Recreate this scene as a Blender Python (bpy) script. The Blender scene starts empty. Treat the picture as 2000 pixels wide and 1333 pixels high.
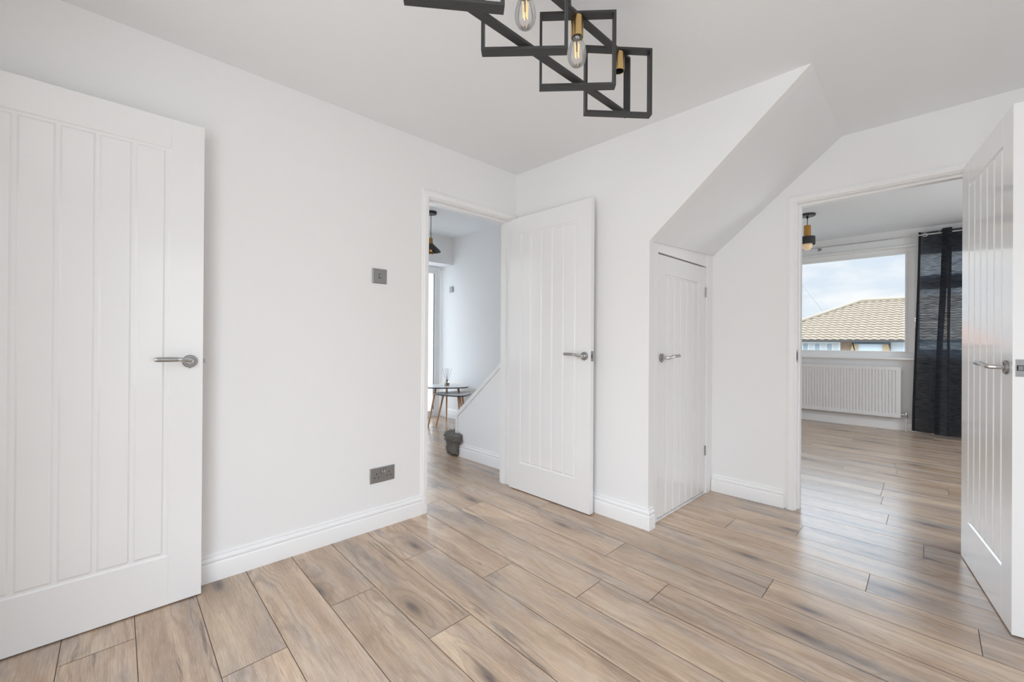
import bpy, bmesh, math, random
from mathutils import Vector, Matrix, noise as mnoise
random.seed(7)
S = bpy.context.scene
COL = S.collection
PI = math.pi

# ------------------------------------------------------------------ camera
cam_d = bpy.data.cameras.new('camera')
cam_d.sensor_fit = 'HORIZONTAL'; cam_d.sensor_width = 36.0
FPX, CX, CY, YAW, PITCH, ROLL = 845.6587, 1000.0, 663.8409, 0.7977, 0.0021, 0.0064
cam_d.lens = FPX / 2000.0 * 36.0
cam_d.shift_x = 0.0
cam_d.shift_y = (CY - 666.5) / 2000.0
cam_d.clip_start = 0.02; cam_d.clip_end = 400
cam = bpy.data.objects.new('camera', cam_d); COL.objects.link(cam)
F = Vector((-math.sin(YAW) * math.cos(PITCH), math.cos(YAW) * math.cos(PITCH), math.sin(PITCH)))
R = Vector((math.cos(YAW), math.sin(YAW), 0.0)); U = R.cross(F)
R2 = R * math.cos(ROLL) + U * math.sin(ROLL); U2 = -R * math.sin(ROLL) + U * math.cos(ROLL)
M = Matrix((R2, U2, -F)).transposed().to_4x4()
M.translation = Vector((0, 0, 1.09))
cam.matrix_world = M
S.camera = cam

# ------------------------------------------------------------------ view
S.view_settings.view_transform = 'Standard'
S.view_settings.look = 'None'
S.view_settings.exposure = 0.0
S.view_settings.gamma = 1.0
S.view_settings.use_curve_mapping = False
S.cycles.max_bounces = 14; S.cycles.diffuse_bounces = 10; S.cycles.glossy_bounces = 6
S.cycles.transmission_bounces = 8; S.cycles.transparent_max_bounces = 12
S.cycles.sample_clamp_indirect = 6.0
S.cycles.caustics_reflective = False; S.cycles.caustics_refractive = False

# ------------------------------------------------------------------ world: bright cloudy sky
W = bpy.data.worlds.new('sky'); S.world = W; W.use_nodes = True
wn = W.node_tree.nodes; wl = W.node_tree.links; wn.clear()
tc = wn.new('ShaderNodeTexCoord')
mp_ = wn.new('ShaderNodeMapping'); mp_.inputs['Scale'].default_value = (5.0, 5.0, 15.0)
mp_.inputs['Location'].default_value = (2.3, 0.4, 1.2)
nz = wn.new('ShaderNodeTexNoise'); nz.inputs['Scale'].default_value = 1.0; nz.inputs['Detail'].default_value = 6
nz.inputs['Roughness'].default_value = 0.55
cr = wn.new('ShaderNodeValToRGB')
cr.color_ramp.elements[0].position = 0.30; cr.color_ramp.elements[0].color = (0.66, 0.77, 0.91, 1)
cr.color_ramp.elements[1].position = 0.66; cr.color_ramp.elements[1].color = (1.0, 1.0, 1.0, 1)
e = cr.color_ramp.elements.new(0.46); e.color = (0.76, 0.84, 0.93, 1)
e = cr.color_ramp.elements.new(0.54); e.color = (0.88, 0.92, 0.97, 1)
bg = wn.new('ShaderNodeBackground')
sx_ = wn.new('ShaderNodeSeparateXYZ'); mr = wn.new('ShaderNodeMapRange')   # brighter overcast sky higher up
mr.inputs['From Min'].default_value = 0.15; mr.inputs['From Max'].default_value = 0.32
mr.inputs['To Min'].default_value = 1.06; mr.inputs['To Max'].default_value = 4.4
wl.new(tc.outputs['Generated'], sx_.inputs[0]); wl.new(sx_.outputs['Z'], mr.inputs['Value']); wl.new(mr.outputs['Result'], bg.inputs['Strength'])
wo = wn.new('ShaderNodeOutputWorld')
wl.new(tc.outputs['Generated'], mp_.inputs['Vector']); wl.new(mp_.outputs[0], nz.inputs['Vector'])
wl.new(nz.outputs['Fac'], cr.inputs['Fac'])
mr2 = wn.new('ShaderNodeMapRange'); mr2.inputs['From Min'].default_value = 0.15; mr2.inputs['From Max'].default_value = 0.32
wl.new(sx_.outputs['Z'], mr2.inputs['Value'])
mxs = wn.new('ShaderNodeMix'); mxs.data_type = 'RGBA'; mxs.blend_type = 'MIX'; mxs.inputs['B'].default_value = (0.72, 0.855, 1.0, 1)
wl.new(mr2.outputs['Result'], mxs.inputs['Factor']); wl.new(cr.outputs['Color'], mxs.inputs['A']); wl.new(mxs.outputs['Result'], bg.inputs['Color'])
wl.new(bg.outputs[0], wo.inputs['Surface'])

# ------------------------------------------------------------------ sun and added fill lamps
def sun(direction, strength, angle):
    d = bpy.data.lights.new('sun', 'SUN'); d.energy = strength; d.angle = angle; d.color = (1.0, 0.975, 0.94)
    o = bpy.data.objects.new('sun', d); COL.objects.link(o)
    o.rotation_euler = Vector(direction).to_track_quat('-Z', 'Y').to_euler(); o.location = (-8, -4, 9)
sun((0.92, 0.50, -0.90), 1.5, math.radians(4))

def area(name, loc, direction, sx, sy, power, color=(1, 1, 1)):
    d = bpy.data.lights.new(name, 'AREA'); d.shape = 'RECTANGLE'; d.size = sx; d.size_y = sy
    d.energy = power; d.color = color
    o = bpy.data.objects.new(name, d); COL.objects.link(o); o.location = loc
    o.rotation_euler = Vector(direction).to_track_quat('-Z', 'Z').to_euler()
    return o
# unseen area lamps added to brighten this room, the lounge and the hall
area('fill_rear', (-0.5, -0.62, 1.15), (0, 1, 0), 1.6, 2.0, 22.5, (1.0, 0.988, 0.972))  # added lamp behind the camera, outside a made-up opening
area('fill_doorway', (-1.75, -1.75, 1.35), (0.0, 1, 0.0), 1.0, 1.2, 3.5, (1.0, 0.985, 0.968))  # added lamp in the closed box behind the left-hand door
area('fill_east', (1.36, 1.0, 1.35), (-1, 0, 0), 1.5, 1.3, 5, (1.0, 0.985, 0.968))  # added lamp outside an unseen opening in the east wall
area('fill_lounge_side', (1.86, 5.3, 1.35), (-1, 0, 0), 2.4, 1.5, 40, (0.95, 0.975, 1.0))  # added lamp lifting the lounge from a made-up side opening
area('fill_hall_side', (-4.0, 0.78, 1.45), (0, 1, 0), 1.4, 1.3, 2.0, (1.0, 0.93, 0.86))  # added lamp lifting the hall from a made-up side opening

# ------------------------------------------------------------------ materials
def lin(c):
    if isinstance(c, (int, float)): c = (c, c, c)
    return tuple(((x / 255.0) / 12.92 if x / 255.0 <= 0.04045 else ((x / 255.0 + 0.055) / 1.055) ** 2.4) for x in c)
def mat(name, col, rough=0.5, metal=0.0, coat=0.0, emis=None, es=0.0, bump=None, spec=0.5, var=0.0):
    """bump = (scale xyz, strength, distance)"""
    m = bpy.data.materials.new(name); m.use_nodes = True
    nt = m.node_tree; b = nt.nodes['Principled BSDF']
    c = lin(col)
    b.inputs['Base Color'].default_value = (*c, 1)
    b.inputs['Roughness'].default_value = rough; b.inputs['Metallic'].default_value = metal
    b.inputs['Coat Weight'].default_value = coat; b.inputs['Coat Roughness'].default_value = 0.08
    b.inputs['Specular IOR Level'].default_value = spec
    if emis: b.inputs['Emission Color'].default_value = (*lin(emis), 1); b.inputs['Emission Strength'].default_value = es
    if bump or var:
        t = nt.nodes.new('ShaderNodeTexCoord'); mp = nt.nodes.new('ShaderNodeMapping')
        sc = bump[0] if bump else (3, 3, 3)
        mp.inputs['Scale'].default_value = sc
        n = nt.nodes.new('ShaderNodeTexNoise'); n.inputs['Scale'].default_value = 1.0; n.inputs['Detail'].default_value = 4
        nt.links.new(t.outputs['Object'], mp.inputs['Vector']); nt.links.new(mp.outputs[0], n.inputs['Vector'])
        if bump:
            bp = nt.nodes.new('ShaderNodeBump'); bp.inputs['Strength'].default_value = bump[1]; bp.inputs['Distance'].default_value = bump[2]
            nt.links.new(n.outputs['Fac'], bp.inputs['Height']); nt.links.new(bp.outputs[0], b.inputs['Normal'])
            if coat: nt.links.new(bp.outputs[0], b.inputs['Coat Normal'])
        if var:
            mx = nt.nodes.new('ShaderNodeMix'); mx.data_type = 'RGBA'
            mx.inputs['A'].default_value = (*[x * (1 - var) for x in c], 1); mx.inputs['B'].default_value = (*[min(1, x * (1 + var)) for x in c], 1)
            nt.links.new(n.outputs['Fac'], mx.inputs['Factor']); nt.links.new(mx.outputs['Result'], b.inputs['Base Color'])
    return m
M_WALL = mat('wall_paint', (239, 239, 239), 0.75, bump=((40, 40, 40), 0.03, 0.002), spec=0.3)
M_CEIL = mat('ceiling_paint', (236, 238, 240), 0.85, bump=((30, 30, 30), 0.03, 0.002), spec=0.25)
M_TRIM = mat('satin_white', (242, 242, 242), 0.28, coat=0.2, bump=((18, 18, 18), 0.03, 0.001))
M_DOOR = mat('gloss_white_door', (238, 238, 238), 0.24, coat=0.8, bump=((45, 45, 3), 0.10, 0.0015))
M_UPVC = mat('white_upvc', 240, 0.3)
M_STEEL = mat('brushed_steel', 168, 0.34, 1.0, bump=((4, 4, 300), 0.05, 0.0005))
M_CHROME = mat('chrome', 205, 0.12, 1.0)
M_PLATE = mat('brushed_plate', 158, 0.42, 0.85, bump=((6, 6, 350), 0.06, 0.0004))
M_DARK = mat('black_gap', 18, 0.8)
M_BLACKMETAL = mat('black_metal', 62, 0.5, 0.25, coat=0.0, var=0.15, bump=((25, 25, 25), 0.05, 0.001))
M_BRASS = mat('brushed_brass', (226, 192, 132), 0.26, 1.0, bump=((3, 3, 200), 0.04, 0.0003))
M_RAD = mat('radiator_white', 232, 0.35)
M_WOODLEG = mat('beech_leg', (205, 164, 126), 0.5, bump=((60, 60, 6), 0.1, 0.001), var=0.12)
M_TABTOP = mat('grey_table_top', (214, 214, 214), 0.28, var=0.05)
M_TABEDGE = mat('table_edge', (92, 96, 100), 0.45)
M_FUR = mat('grey_shaggy_carpet', (128, 124, 119), 0.95, var=0.95, bump=((140, 140, 140), 1.0, 0.01))
M_FIL = mat('filament', (255, 214, 160), 0.5, emis=(255, 212, 150), es=0.75)
M_FROST = mat('amber_lamp', (222, 196, 160), 0.15, emis=(255, 222, 180), es=0.25)

def glass(name, tint=(1, 1, 1), refl=1.0, rough=0.0):
    m = bpy.data.materials.new(name); m.use_nodes = True
    nt = m.node_tree; nt.nodes.clear()
    o = nt.nodes.new('ShaderNodeOutputMaterial'); mix = nt.nodes.new('ShaderNodeMixShader')
    tr = nt.nodes.new('ShaderNodeBsdfTransparent'); tr.inputs['Color'].default_value = (*tint, 1)
    gl = nt.nodes.new('ShaderNodeBsdfGlossy'); gl.inputs['Roughness'].default_value = rough
    fr = nt.nodes.new('ShaderNodeFresnel'); fr.inputs['IOR'].default_value = 1.45
    mu = nt.nodes.new('ShaderNodeMath'); mu.operation = 'MULTIPLY'; mu.inputs[1].default_value = refl
    nt.links.new(fr.outputs[0], mu.inputs[0]); nt.links.new(mu.outputs[0], mix.inputs[0])
    nt.links.new(tr.outputs[0], mix.inputs[1]); nt.links.new(gl.outputs[0], mix.inputs[2]); nt.links.new(mix.outputs[0], o.inputs[0])
    return m
M_GLASS = glass('window_glass', (0.98, 0.99, 0.99), 0.6)
M_BULB = glass('bulb_glass', (0.965, 0.96, 0.955), 0.7, 0.03)
M_AMBER = glass('amber_bulb_glass', (0.95, 0.78, 0.55), 1.2)

def frosted():
    m = bpy.data.materials.new('frosted_glass'); m.use_nodes = True
    nt = m.node_tree; nt.nodes.clear()
    o = nt.nodes.new('ShaderNodeOutputMaterial'); mix = nt.nodes.new('ShaderNodeMixShader'); mix.inputs[0].default_value = 0.2
    tr = nt.nodes.new('ShaderNodeBsdfTransparent'); tl = nt.nodes.new('ShaderNodeBsdfTranslucent')
    tl.inputs['Color'].default_value = (1, 1, 1, 1)
    nt.links.new(tl.outputs[0], mix.inputs[1]); nt.links.new(tr.outputs[0], mix.inputs[2]); nt.links.new(mix.outputs[0], o.inputs[0])
    return m
M_FROSTGLASS = frosted()

def floor_material():
    m = bpy.data.materials.new('oak_laminate'); m.use_nodes = True
    nt = m.node_tree; N = nt.nodes; L = nt.links; b = N['Principled BSDF']
    uv = N.new('ShaderNodeUVMap'); uv.uv_map = 'plank'
    at = N.new('ShaderNodeAttribute'); at.attribute_name = 'tone'; at.attribute_type = 'GEOMETRY'
    def mapping(sx, sy, src=None, loc=(0, 0, 0)):
        mp = N.new('ShaderNodeMapping'); mp.inputs['Scale'].default_value = (sx, sy, 1); mp.inputs['Location'].default_value = loc
        L.new(src or uv.outputs[0], mp.inputs['Vector']); return mp.outputs[0]
    def noise(vec, scale=1, detail=3, rough=0.5, dist=0.0):
        n = N.new('ShaderNodeTexNoise'); n.inputs['Scale'].default_value = scale; n.inputs['Detail'].default_value = detail
        n.inputs['Roughness'].default_value = rough; n.inputs['Distortion'].default_value = dist
        L.new(vec, n.inputs['Vector']); return n.outputs['Fac']
    def math_(op, a, b_=None, c=None):
        n = N.new('ShaderNodeMath'); n.operation = op
        for i, v in enumerate((a, b_, c)):
            if v is None: continue
            if isinstance(v, (int, float)): n.inputs[i].default_value = v
            else: L.new(v, n.inputs[i])
        return n.outputs[0]
    def ramp(fac, stops):
        r = N.new('ShaderNodeValToRGB'); el = r.color_ramp.elements
        el[0].position, el[0].color = stops[0][0], (*stops[0][1], 1)
        el[1].position, el[1].color = stops[-1][0], (*stops[-1][1], 1)
        for p, c in stops[1:-1]:
            x = el.new(p); x.color = (*c, 1)
        L.new(fac, r.inputs['Fac']); return r.outputs['Color']
    def mix(fac, a, b_, mode='MIX'):
        n = N.new('ShaderNodeMix'); n.data_type = 'RGBA'; n.blend_type = mode
        for k, v in (('Factor', fac), ('A', a), ('B', b_)):
            if isinstance(v, (int, float)): n.inputs[k].default_value = v
            elif isinstance(v, tuple): n.inputs[k].default_value = (*v, 1)
            else: L.new(v, n.inputs[k])
        return n.outputs['Result']
    # knots: sparse stretched cells
    vo = N.new('ShaderNodeTexVoronoi'); vo.voronoi_dimensions = '2D'; vo.inputs['Scale'].default_value = 1.0
    L.new(mapping(1.25, 4.2), vo.inputs['Vector'])
    sepk = N.new('ShaderNodeSeparateColor'); L.new(vo.outputs['Color'], sepk.inputs[0])
    keep = math_('GREATER_THAN', sepk.outputs[0], 0.55)
    kd = vo.outputs['Distance']
    knot = math_('MULTIPLY', math_('SUBTRACT', 1.0, math_('SMOOTH_MIN', math_('MULTIPLY', kd, 9.0), 1.0, 0.2)), keep)
    knot = math_('MAXIMUM', knot, 0.0)
    halo = math_('MULTIPLY', math_('MAXIMUM', math_('SUBTRACT', 1.0, math_('MULTIPLY', kd, 3.0)), 0.0), keep)
    # cathedral growth lines bending round the knots
    sep = N.new('ShaderNodeSeparateXYZ'); L.new(uv.outputs[0], sep.inputs[0])
    warp = noise(mapping(1.1, 5.0), 1, 2, 0.5)
    warp2 = noise(mapping(9.0, 22.0), 1, 2, 0.5)
    ring = math_('ADD', math_('MULTIPLY', sep.outputs[1], 48.0), math_('MULTIPLY', warp, 26.0))
    ring = math_('ADD', ring, math_('MULTIPLY', halo, 10.0))
    ring = math_('ADD', ring, math_('MULTIPLY', warp2, 3.2))
    lines = math_('SINE', math_('MULTIPLY', ring, 2.2))
    lines = math_('MULTIPLY_ADD', lines, 0.5, 0.5)
    lines = math_('POWER', lines, 2.5)
    fine = noise(mapping(7.0, 260.0), 1, 3, 0.7)
    pore = noise(mapping(22.0, 420.0, loc=(3, 1, 0)), 1, 2, 0.6)
    mid = noise(mapping(1.0, 10.0, loc=(5, 2, 0)), 1, 6, 0.58, 0.5)
    blotch = noise(mapping(1.3, 5.0, loc=(9, 7, 0)), 1, 5, 0.6, 0.5)
    base = ramp(mid, [(0.24, lin((144, 120, 99))), (0.40, lin((187, 160, 136))), (0.54, lin((205, 179, 154))), (0.74, lin((220, 197, 171)))])
    grey = ramp(blotch, [(0.30, lin((132, 127, 127))), (0.46, lin((186, 176, 168))), (0.7, lin((212, 190, 168)))])
    gmask = ramp(blotch, [(0.30, (0.85,) * 3), (0.42, (0.40,) * 3), (0.54, (0.0,) * 3)])
    c = mix(gmask, base, grey)
    lmask = ramp(noise(mapping(0.8, 5.0, loc=(4, 4, 0)), 1, 2, 0.5), [(0.42, (0.08,) * 3), (0.62, (0.42,) * 3)])
    c = mix(math_('MULTIPLY', lines, lmask), c, lin((140, 116, 97)))
    c = mix(math_('MULTIPLY', ramp(fine, [(0.35, (1,) * 3), (0.55, (0,) * 3)]), 0.36), c, lin((124, 104, 90)))
    c = mix(math_('MULTIPLY', ramp(pore, [(0.56, (0,) * 3), (0.68, (1,) * 3)]), 0.32), c, lin((222, 206, 188)))
    # dark mineral cracks
    crack = noise(mapping(1.5, 22.0, loc=(1, 4, 0)), 1, 4, 0.65, 0.9)
    c = mix(math_('MULTIPLY', ramp(crack, [(0.30, (1,) * 3), (0.37, (0,) * 3)]), 0.6), c, lin((98, 88, 84)))
    c = mix(math_('MULTIPLY', halo, 0.62), c, lin((134, 113, 98)))
    c = mix(math_('MULTIPLY', knot, 0.85), c, lin((84, 74, 72)))
    hv = N.new('ShaderNodeHueSaturation'); L.new(c, hv.inputs['Color'])
    L.new(math_('MULTIPLY_ADD', at.outputs['Fac'], 0.18, 0.87), hv.inputs['Value']); hv.inputs['Saturation'].default_value = 1.04
    L.new(hv.outputs[0], b.inputs['Base Color'])
    b.inputs['Roughness'].default_value = 0.30
    L.new(math_('MULTIPLY_ADD', fine, 0.14, 0.17), b.inputs['Roughness'])
    b.inputs['Specular IOR Level'].default_value = 0.75
    bp = N.new('ShaderNodeBump'); bp.inputs['Strength'].default_value = 0.12; bp.inputs['Distance'].default_value = 0.001
    L.new(math_('ADD', fine, math_('MULTIPLY', pore, 0.5)), bp.inputs['Height']); L.new(bp.outputs[0], b.inputs['Normal'])
    return m
M_FLOOR = floor_material()
M_SEAM = mat('plank_seam', (96, 80, 68), 0.6)

# ------------------------------------------------------------------ mesh helpers
def new_bm(): return bmesh.new()
def link(name, bm, m, parent=None, smooth=False, bevel=0.0, bseg=2, matrix=None):
    me = bpy.data.meshes.new(name)
    bmesh.ops.recalc_face_normals(bm, faces=bm.faces)
    bm.to_mesh(me); bm.free()
    for mm in (m if isinstance(m, (list, tuple)) else [m]): me.materials.append(mm)
    o = bpy.data.objects.new(name, me); COL.objects.link(o)
    if smooth:
        for p in me.polygons: p.use_smooth = True
        try: me.set_sharp_from_angle(angle=math.radians(38))
        except Exception: pass
    if bevel:
        md = o.modifiers.new('bevel', 'BEVEL'); md.width = bevel; md.segments = bseg; md.limit_method = 'ANGLE'; md.angle_limit = math.radians(40)
    if matrix is not None: o.matrix_world = matrix
    if parent is not None: o.parent = parent
    return o
def empty(name, loc=(0, 0, 0), rz=0.0):
    o = bpy.data.objects.new(name, None); COL.objects.link(o); o.location = loc; o.rotation_euler = (0, 0, rz)
    o.empty_display_size = 0.05
    return o
def tag(o, label=None, cat=None, group=None, kind=None):
    if label: o['label'] = label
    if cat: o['category'] = cat
    if group: o['group'] = group
    if kind: o['kind'] = kind
    return o
def box(bm, x0, y0, z0, x1, y1, z1, mi=0):
    vs = [bm.verts.new((x, y, z)) for x in (x0, x1) for y in (y0, y1) for z in (z0, z1)]
    for q in ((0, 1, 3, 2), (4, 6, 7, 5), (0, 4, 5, 1), (2, 3, 7, 6), (0, 2, 6, 4), (1, 5, 7, 3)):
        f = bm.faces.new([vs[i] for i in q]); f.material_index = mi
def prism(bm, pts, fn, a, b_, mi=0):
    """polygon pts (2D) extruded from depth a to b; fn(p, q, depth) -> xyz"""
    A = [bm.verts.new(fn(p, q, a)) for p, q in pts]; B = [bm.verts.new(fn(p, q, b_)) for p, q in pts]
    n = len(pts)
    fs = [bm.faces.new(A), bm.faces.new(B[::-1])]
    for i in range(n): fs.append(bm.faces.new((A[i], B[i], B[(i + 1) % n], A[(i + 1) % n])))
    for f in fs: f.material_index = mi
def tube(bm, path, rad, seg=14, caps=True, mi=0):
    pts = [Vector(p) for p in path]; n = len(pts)
    rads = rad if isinstance(rad, (list, tuple)) else [rad] * n
    up = Vector((0.13, 0.27, 0.95)); rings = []
    for i, p in enumerate(pts):
        t = (pts[min(i + 1, n - 1)] - pts[max(i - 1, 0)]).normalized()
        k = 1.0
        if 0 < i < n - 1:
            c = (pts[i] - pts[i - 1]).normalized().dot((pts[i + 1] - pts[i]).normalized())
            k = 1.0 / max(0.5, math.sqrt((1 + c) / 2))
        a = t.cross(up)
        if a.length < 1e-3: a = t.cross(Vector((1, 0, 0)))
        a.normalize(); b_ = t.cross(a).normalized()
        rings.append([bm.verts.new(p + (a * math.cos(2 * PI * s / seg) + b_ * math.sin(2 * PI * s / seg)) * rads[i]) for s in range(seg)])
    for i in range(n - 1):
        for s in range(seg):
            f = bm.faces.new((rings[i][s], rings[i][(s + 1) % seg], rings[i + 1][(s + 1) % seg], rings[i + 1][s])); f.material_index = mi
    if caps:
        for r in (rings[0], rings[-1]): bm.faces.new(r).material_index = mi
def lathe(bm, prof, origin=(0, 0, 0), axis='z', seg=32, mi=0):
    """prof: list of (radius, height)"""
    O = Vector(origin); rings = []
    for r, h in prof:
        ring = []
        for s in range(seg):
            a = 2 * PI * s / seg; c, d = r * math.cos(a), r * math.sin(a)
            v = {'z': Vector((c, d, h)), 'x': Vector((h, c, d)), 'y': Vector((c, h, d))}[axis]
            ring.append(bm.verts.new(O + v))
        rings.append(ring)
    for i in range(len(rings) - 1):
        for s in range(seg):
            f = bm.faces.new((rings[i][s], rings[i][(s + 1) % seg], rings[i + 1][(s + 1) % seg], rings[i + 1][s])); f.material_index = mi
    for r, k in ((rings[0], prof[0][0]), (rings[-1], prof[-1][0])):
        if k > 1e-6: bm.faces.new(r).material_index = mi
    bmesh.ops.remove_doubles(bm, verts=bm.verts, dist=1e-6)
def sweep(bm, path, prof, mp, mi=0, closed_prof=True):
    """path: 2D polyline in a plane; prof: (offset to the left of the path, height); mp(a, b, h) -> xyz"""
    P = [Vector(p) for p in path]; n = len(P); rows = []
    for i in range(n):
        d0 = (P[i] - P[i - 1]).normalized() if i else (P[1] - P[0]).normalized()
        d1 = (P[i + 1] - P[i]).normalized() if i < n - 1 else d0
        n0 = Vector((-d0.y, d0.x)); n1 = Vector((-d1.y, d1.x))
        m = (n0 + n1); m = m / max(1e-6, (1 + n0.dot(n1)))
        rows.append([bm.verts.new(mp(P[i].x + m.x * o, P[i].y + m.y * o, h)) for o, h in prof])
    k = len(prof)
    for i in range(n - 1):
        for j in range(k if closed_prof else k - 1):
            bm.faces.new((rows[i][j], rows[i][(j + 1) % k], rows[i + 1][(j + 1) % k], rows[i + 1][j])).material_index = mi
    if closed_prof:
        bm.faces.new(rows[0]); bm.faces.new(rows[-1][::-1])

# ------------------------------------------------------------------ dimensions
XA = -2.337; XA2 = -2.452          # left wall, hall side
YB = 2.321                         # back wall (under the stairs)
YC = 3.278; YC2 = 3.410            # right-hand wall with the lounge doorway
H = 2.350; H2 = 2.505              # ceiling of this room / of hall and lounge
XS = -1.242                        # end of the back wall
YS = -0.45                         # wall behind the camera
XE = 1.30
Y7 = 7.27                          # lounge window wall

def structure(name, bm, m, label=None, cat=None, **k):
    o = link(name, bm, m, **k); tag(o, label, cat, kind='structure'); return o

# ------------------------------------------------------------------ floor: one laminate running through all rooms
def build_floor():
    bm = new_bm(); uvl = bm.loops.layers.uv.new('plank'); tl = bm.loops.layers.float_color.new('tone')
    PW = 0.198; V0 = 0.056; PL = 1.325; g = 0.0013
    known = {-1: -2.073, 1: -1.633, 3: -1.756, 5: -1.869, 4: -1.311, 6: -1.471, 7: -1.076, 9: -1.182, 8: -0.843, 13: -0.86,
             14: -0.539, 17: -0.185, 10: -0.513, 12: -0.2, 11: 0.136, 0: -1.30, 2: -2.45, 15: -0.02, 16: -1.15, 18: -0.8,
             20: -0.25, 23: -0.54, 24: -0.2, 21: -0.25, 22: 0.1, 26: -0.87}
    rnd = random.Random(3)
    x0, x1, y0, y1 = -5.45, 2.0, -0.75, 7.5
    def xy(u, v):
        # u = x + .03 y ; v = y + .034 x
        y = (v - 0.034 * u) / (1 - 0.034 * 0.03); x = u - 0.03 * y
        return x, y
    for k in range(-6, 40):
        va, vb = V0 + k * PW, V0 + (k + 1) * PW
        off = known.get(k, rnd.uniform(0, PL))
        n0 = int(math.floor((x0 - 0.4 - off) / PL)) - 1
        for j in range(n0, n0 + 9):
            ua = off + j * PL; ub = ua + PL
            pts = [(ua + g, va + g), (ub - g, va + g), (ub - g, vb - g), (ua + g, vb - g)]
            q = [xy(*p) for p in pts]
            if max(p[0] for p in q) < x0 or min(p[0] for p in q) > x1: continue
            # clip
            cl = [(min(max(p[0], x0), x1), p[1]) for p in q]
            if cl[1][0] - cl[0][0] < 0.004: continue
            f = bm.faces.new([bm.verts.new((p[0], p[1], 0.0)) for p in cl])
            ru, rv, t = rnd.uniform(0, 60), rnd.uniform(0, 60), rnd.random()
            fl = rnd.choice((-1, 1))
            for lp, p in zip(f.loops, cl):
                lp[uvl].uv = (p[0] * fl + ru, (p[1] + 0.034 * p[0]) * fl + rv); lp[tl] = (t, t, t, 1)
    # dark seam bed just under the boards
    vs = [bm.verts.new(p) for p in ((x0, y0, -0.0012), (x1, y0, -0.0012), (x1, y1, -0.0012), (x0, y1, -0.0012))]
    f = bm.faces.new(vs); f.material_index = 1
    me = bpy.data.meshes.new('floor'); bm.to_mesh(me); bm.free()
    me.materials.append(M_FLOOR); me.materials.append(M_SEAM)
    o = bpy.data.objects.new('floor', me); COL.objects.link(o)
    tag(o, 'wood laminate floor of knotty beige oak planks running through all rooms', 'floor', kind='structure')
build_floor()

# ------------------------------------------------------------------ walls and ceilings
HD0, HD1 = 1.536, 2.268      # hall doorway in the left wall (Y)
LD0, LD1 = -0.722, 0.036     # lounge doorway in the right wall (X)
DH = 1.992
bm = new_bm()                                   # left wall
box(bm, XA2, YS, 0, XA, HD0 - 0.028, H2); box(bm, XA2, HD1 + 0.028, 0, XA, 2.50, H2)
box(bm, XA2, HD0 - 0.028, DH + 0.028, XA, HD1 + 0.028, H2)
structure('wall_left', bm, M_WALL, 'white painted wall left, with light switch, socket and hall doorway', 'wall')
bm = new_bm()                                   # back wall with raking edge of the stairs
sl0 = 1.675; XT = -0.458
prism(bm, [(XA, 0), (XS, 0), (XS, sl0), (XT, H), (XT, H + 0.02), (XA, H + 0.02)], lambda p, q, d: (p, d, q), YB, YB + 0.054)
structure('wall_back', bm, M_WALL, 'white wall behind the open hall door, ending in the sloping stair edge', 'wall')
bm = new_bm()                                   # right-hand wall (two thicknesses, holds lounge doorway)
box(bm, -1.33, YC, 0, LD0 - 0.028, YC2, H2); box(bm, LD1 + 0.028, YC, 0, XE, YC2, H2)
box(bm, LD0 - 0.028, YC, DH + 0.028, LD1 + 0.028, YC2, H2)
box(bm, -2.40, YC2 - 0.02, 0, -1.33, YC2, H2)
structure('wall_right', bm, M_WALL, 'white wall with the lounge doorway beyond the sloping ceiling', 'wall')
bm = new_bm()                                   # wall behind the camera with an opening added for the fill lamp
box(bm, XA2, YS - 0.12, 0, -2.235, YS, H); box(bm, -2.235, YS - 0.12, 2.0, -1.46, YS, H)
box(bm, -1.46, YS - 0.12, 0, -1.35, YS, H); box(bm, -1.35, YS - 0.12, 2.2, 0.35, YS, H); box(bm, 0.35, YS - 0.12, 0, XE, YS, H)
box(bm, -1.35, YS - 0.12, 0, 0.35, YS, 0.1)
structure('wall_front', bm, M_WALL)
bm = new_bm()                                   # unseen box behind the left-hand door, added to keep sky light out
box(bm, -2.7, -2.0, 0, -2.65, YS - 0.12, H); box(bm, -1.40, -2.0, 0, -1.35, YS - 0.12, H); box(bm, -2.7, -2.05, 0, -1.35, -2.0, H); box(bm, -2.7, -2.05, H, -1.35, YS - 0.12, H + 0.05)
box(bm, -2.7, YS - 0.12, 0, XA2, YS - 0.06, H); box(bm, -2.7, -2.05, -0.05, -1.35, YS - 0.12, -0.002)
structure('wall_sky_block', bm, M_WALL)
bm = new_bm()
box(bm, XE, YS - 0.12, 0, XE + 0.05, 0.2, H2); box(bm, XE, 1.8, 0, XE + 0.05, YC2, H2)
box(bm, XE, 0.2, 0, XE + 0.05, 1.8, 0.65); box(bm, XE, 0.2, 2.05, XE + 0.05, 1.8, H2)
structure('wall_east', bm, M_WALL)
bm = new_bm()
box(bm, XA2, YS - 0.12, H, XE, YC + 0.001, H2 + 0.02)
structure('ceiling', bm, M_CEIL, 'smooth white ceiling with black metal light fitting', 'ceiling')
bm = new_bm()                                   # sloping underside of the stairs
A = [(XS, YB + 0.001, sl0), (XT, YB + 0.001, H), (XT - 0.03, YC, H), (XS, YC, sl0 + 0.048)]
lo = [bm.verts.new(p) for p in A]; hi = [bm.verts.new((p[0] - 0.10, p[1], p[2] + 0.12)) for p in A]
bm.faces.new(lo); bm.faces.new(hi[::-1])
for i in range(4): bm.faces.new((lo[i], hi[i], hi[(i + 1) % 4], lo[(i + 1) % 4]))
structure('ceiling_slope', bm, M_CEIL, 'white sloping ceiling under the stairs above the cupboard door', 'ceiling')
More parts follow.
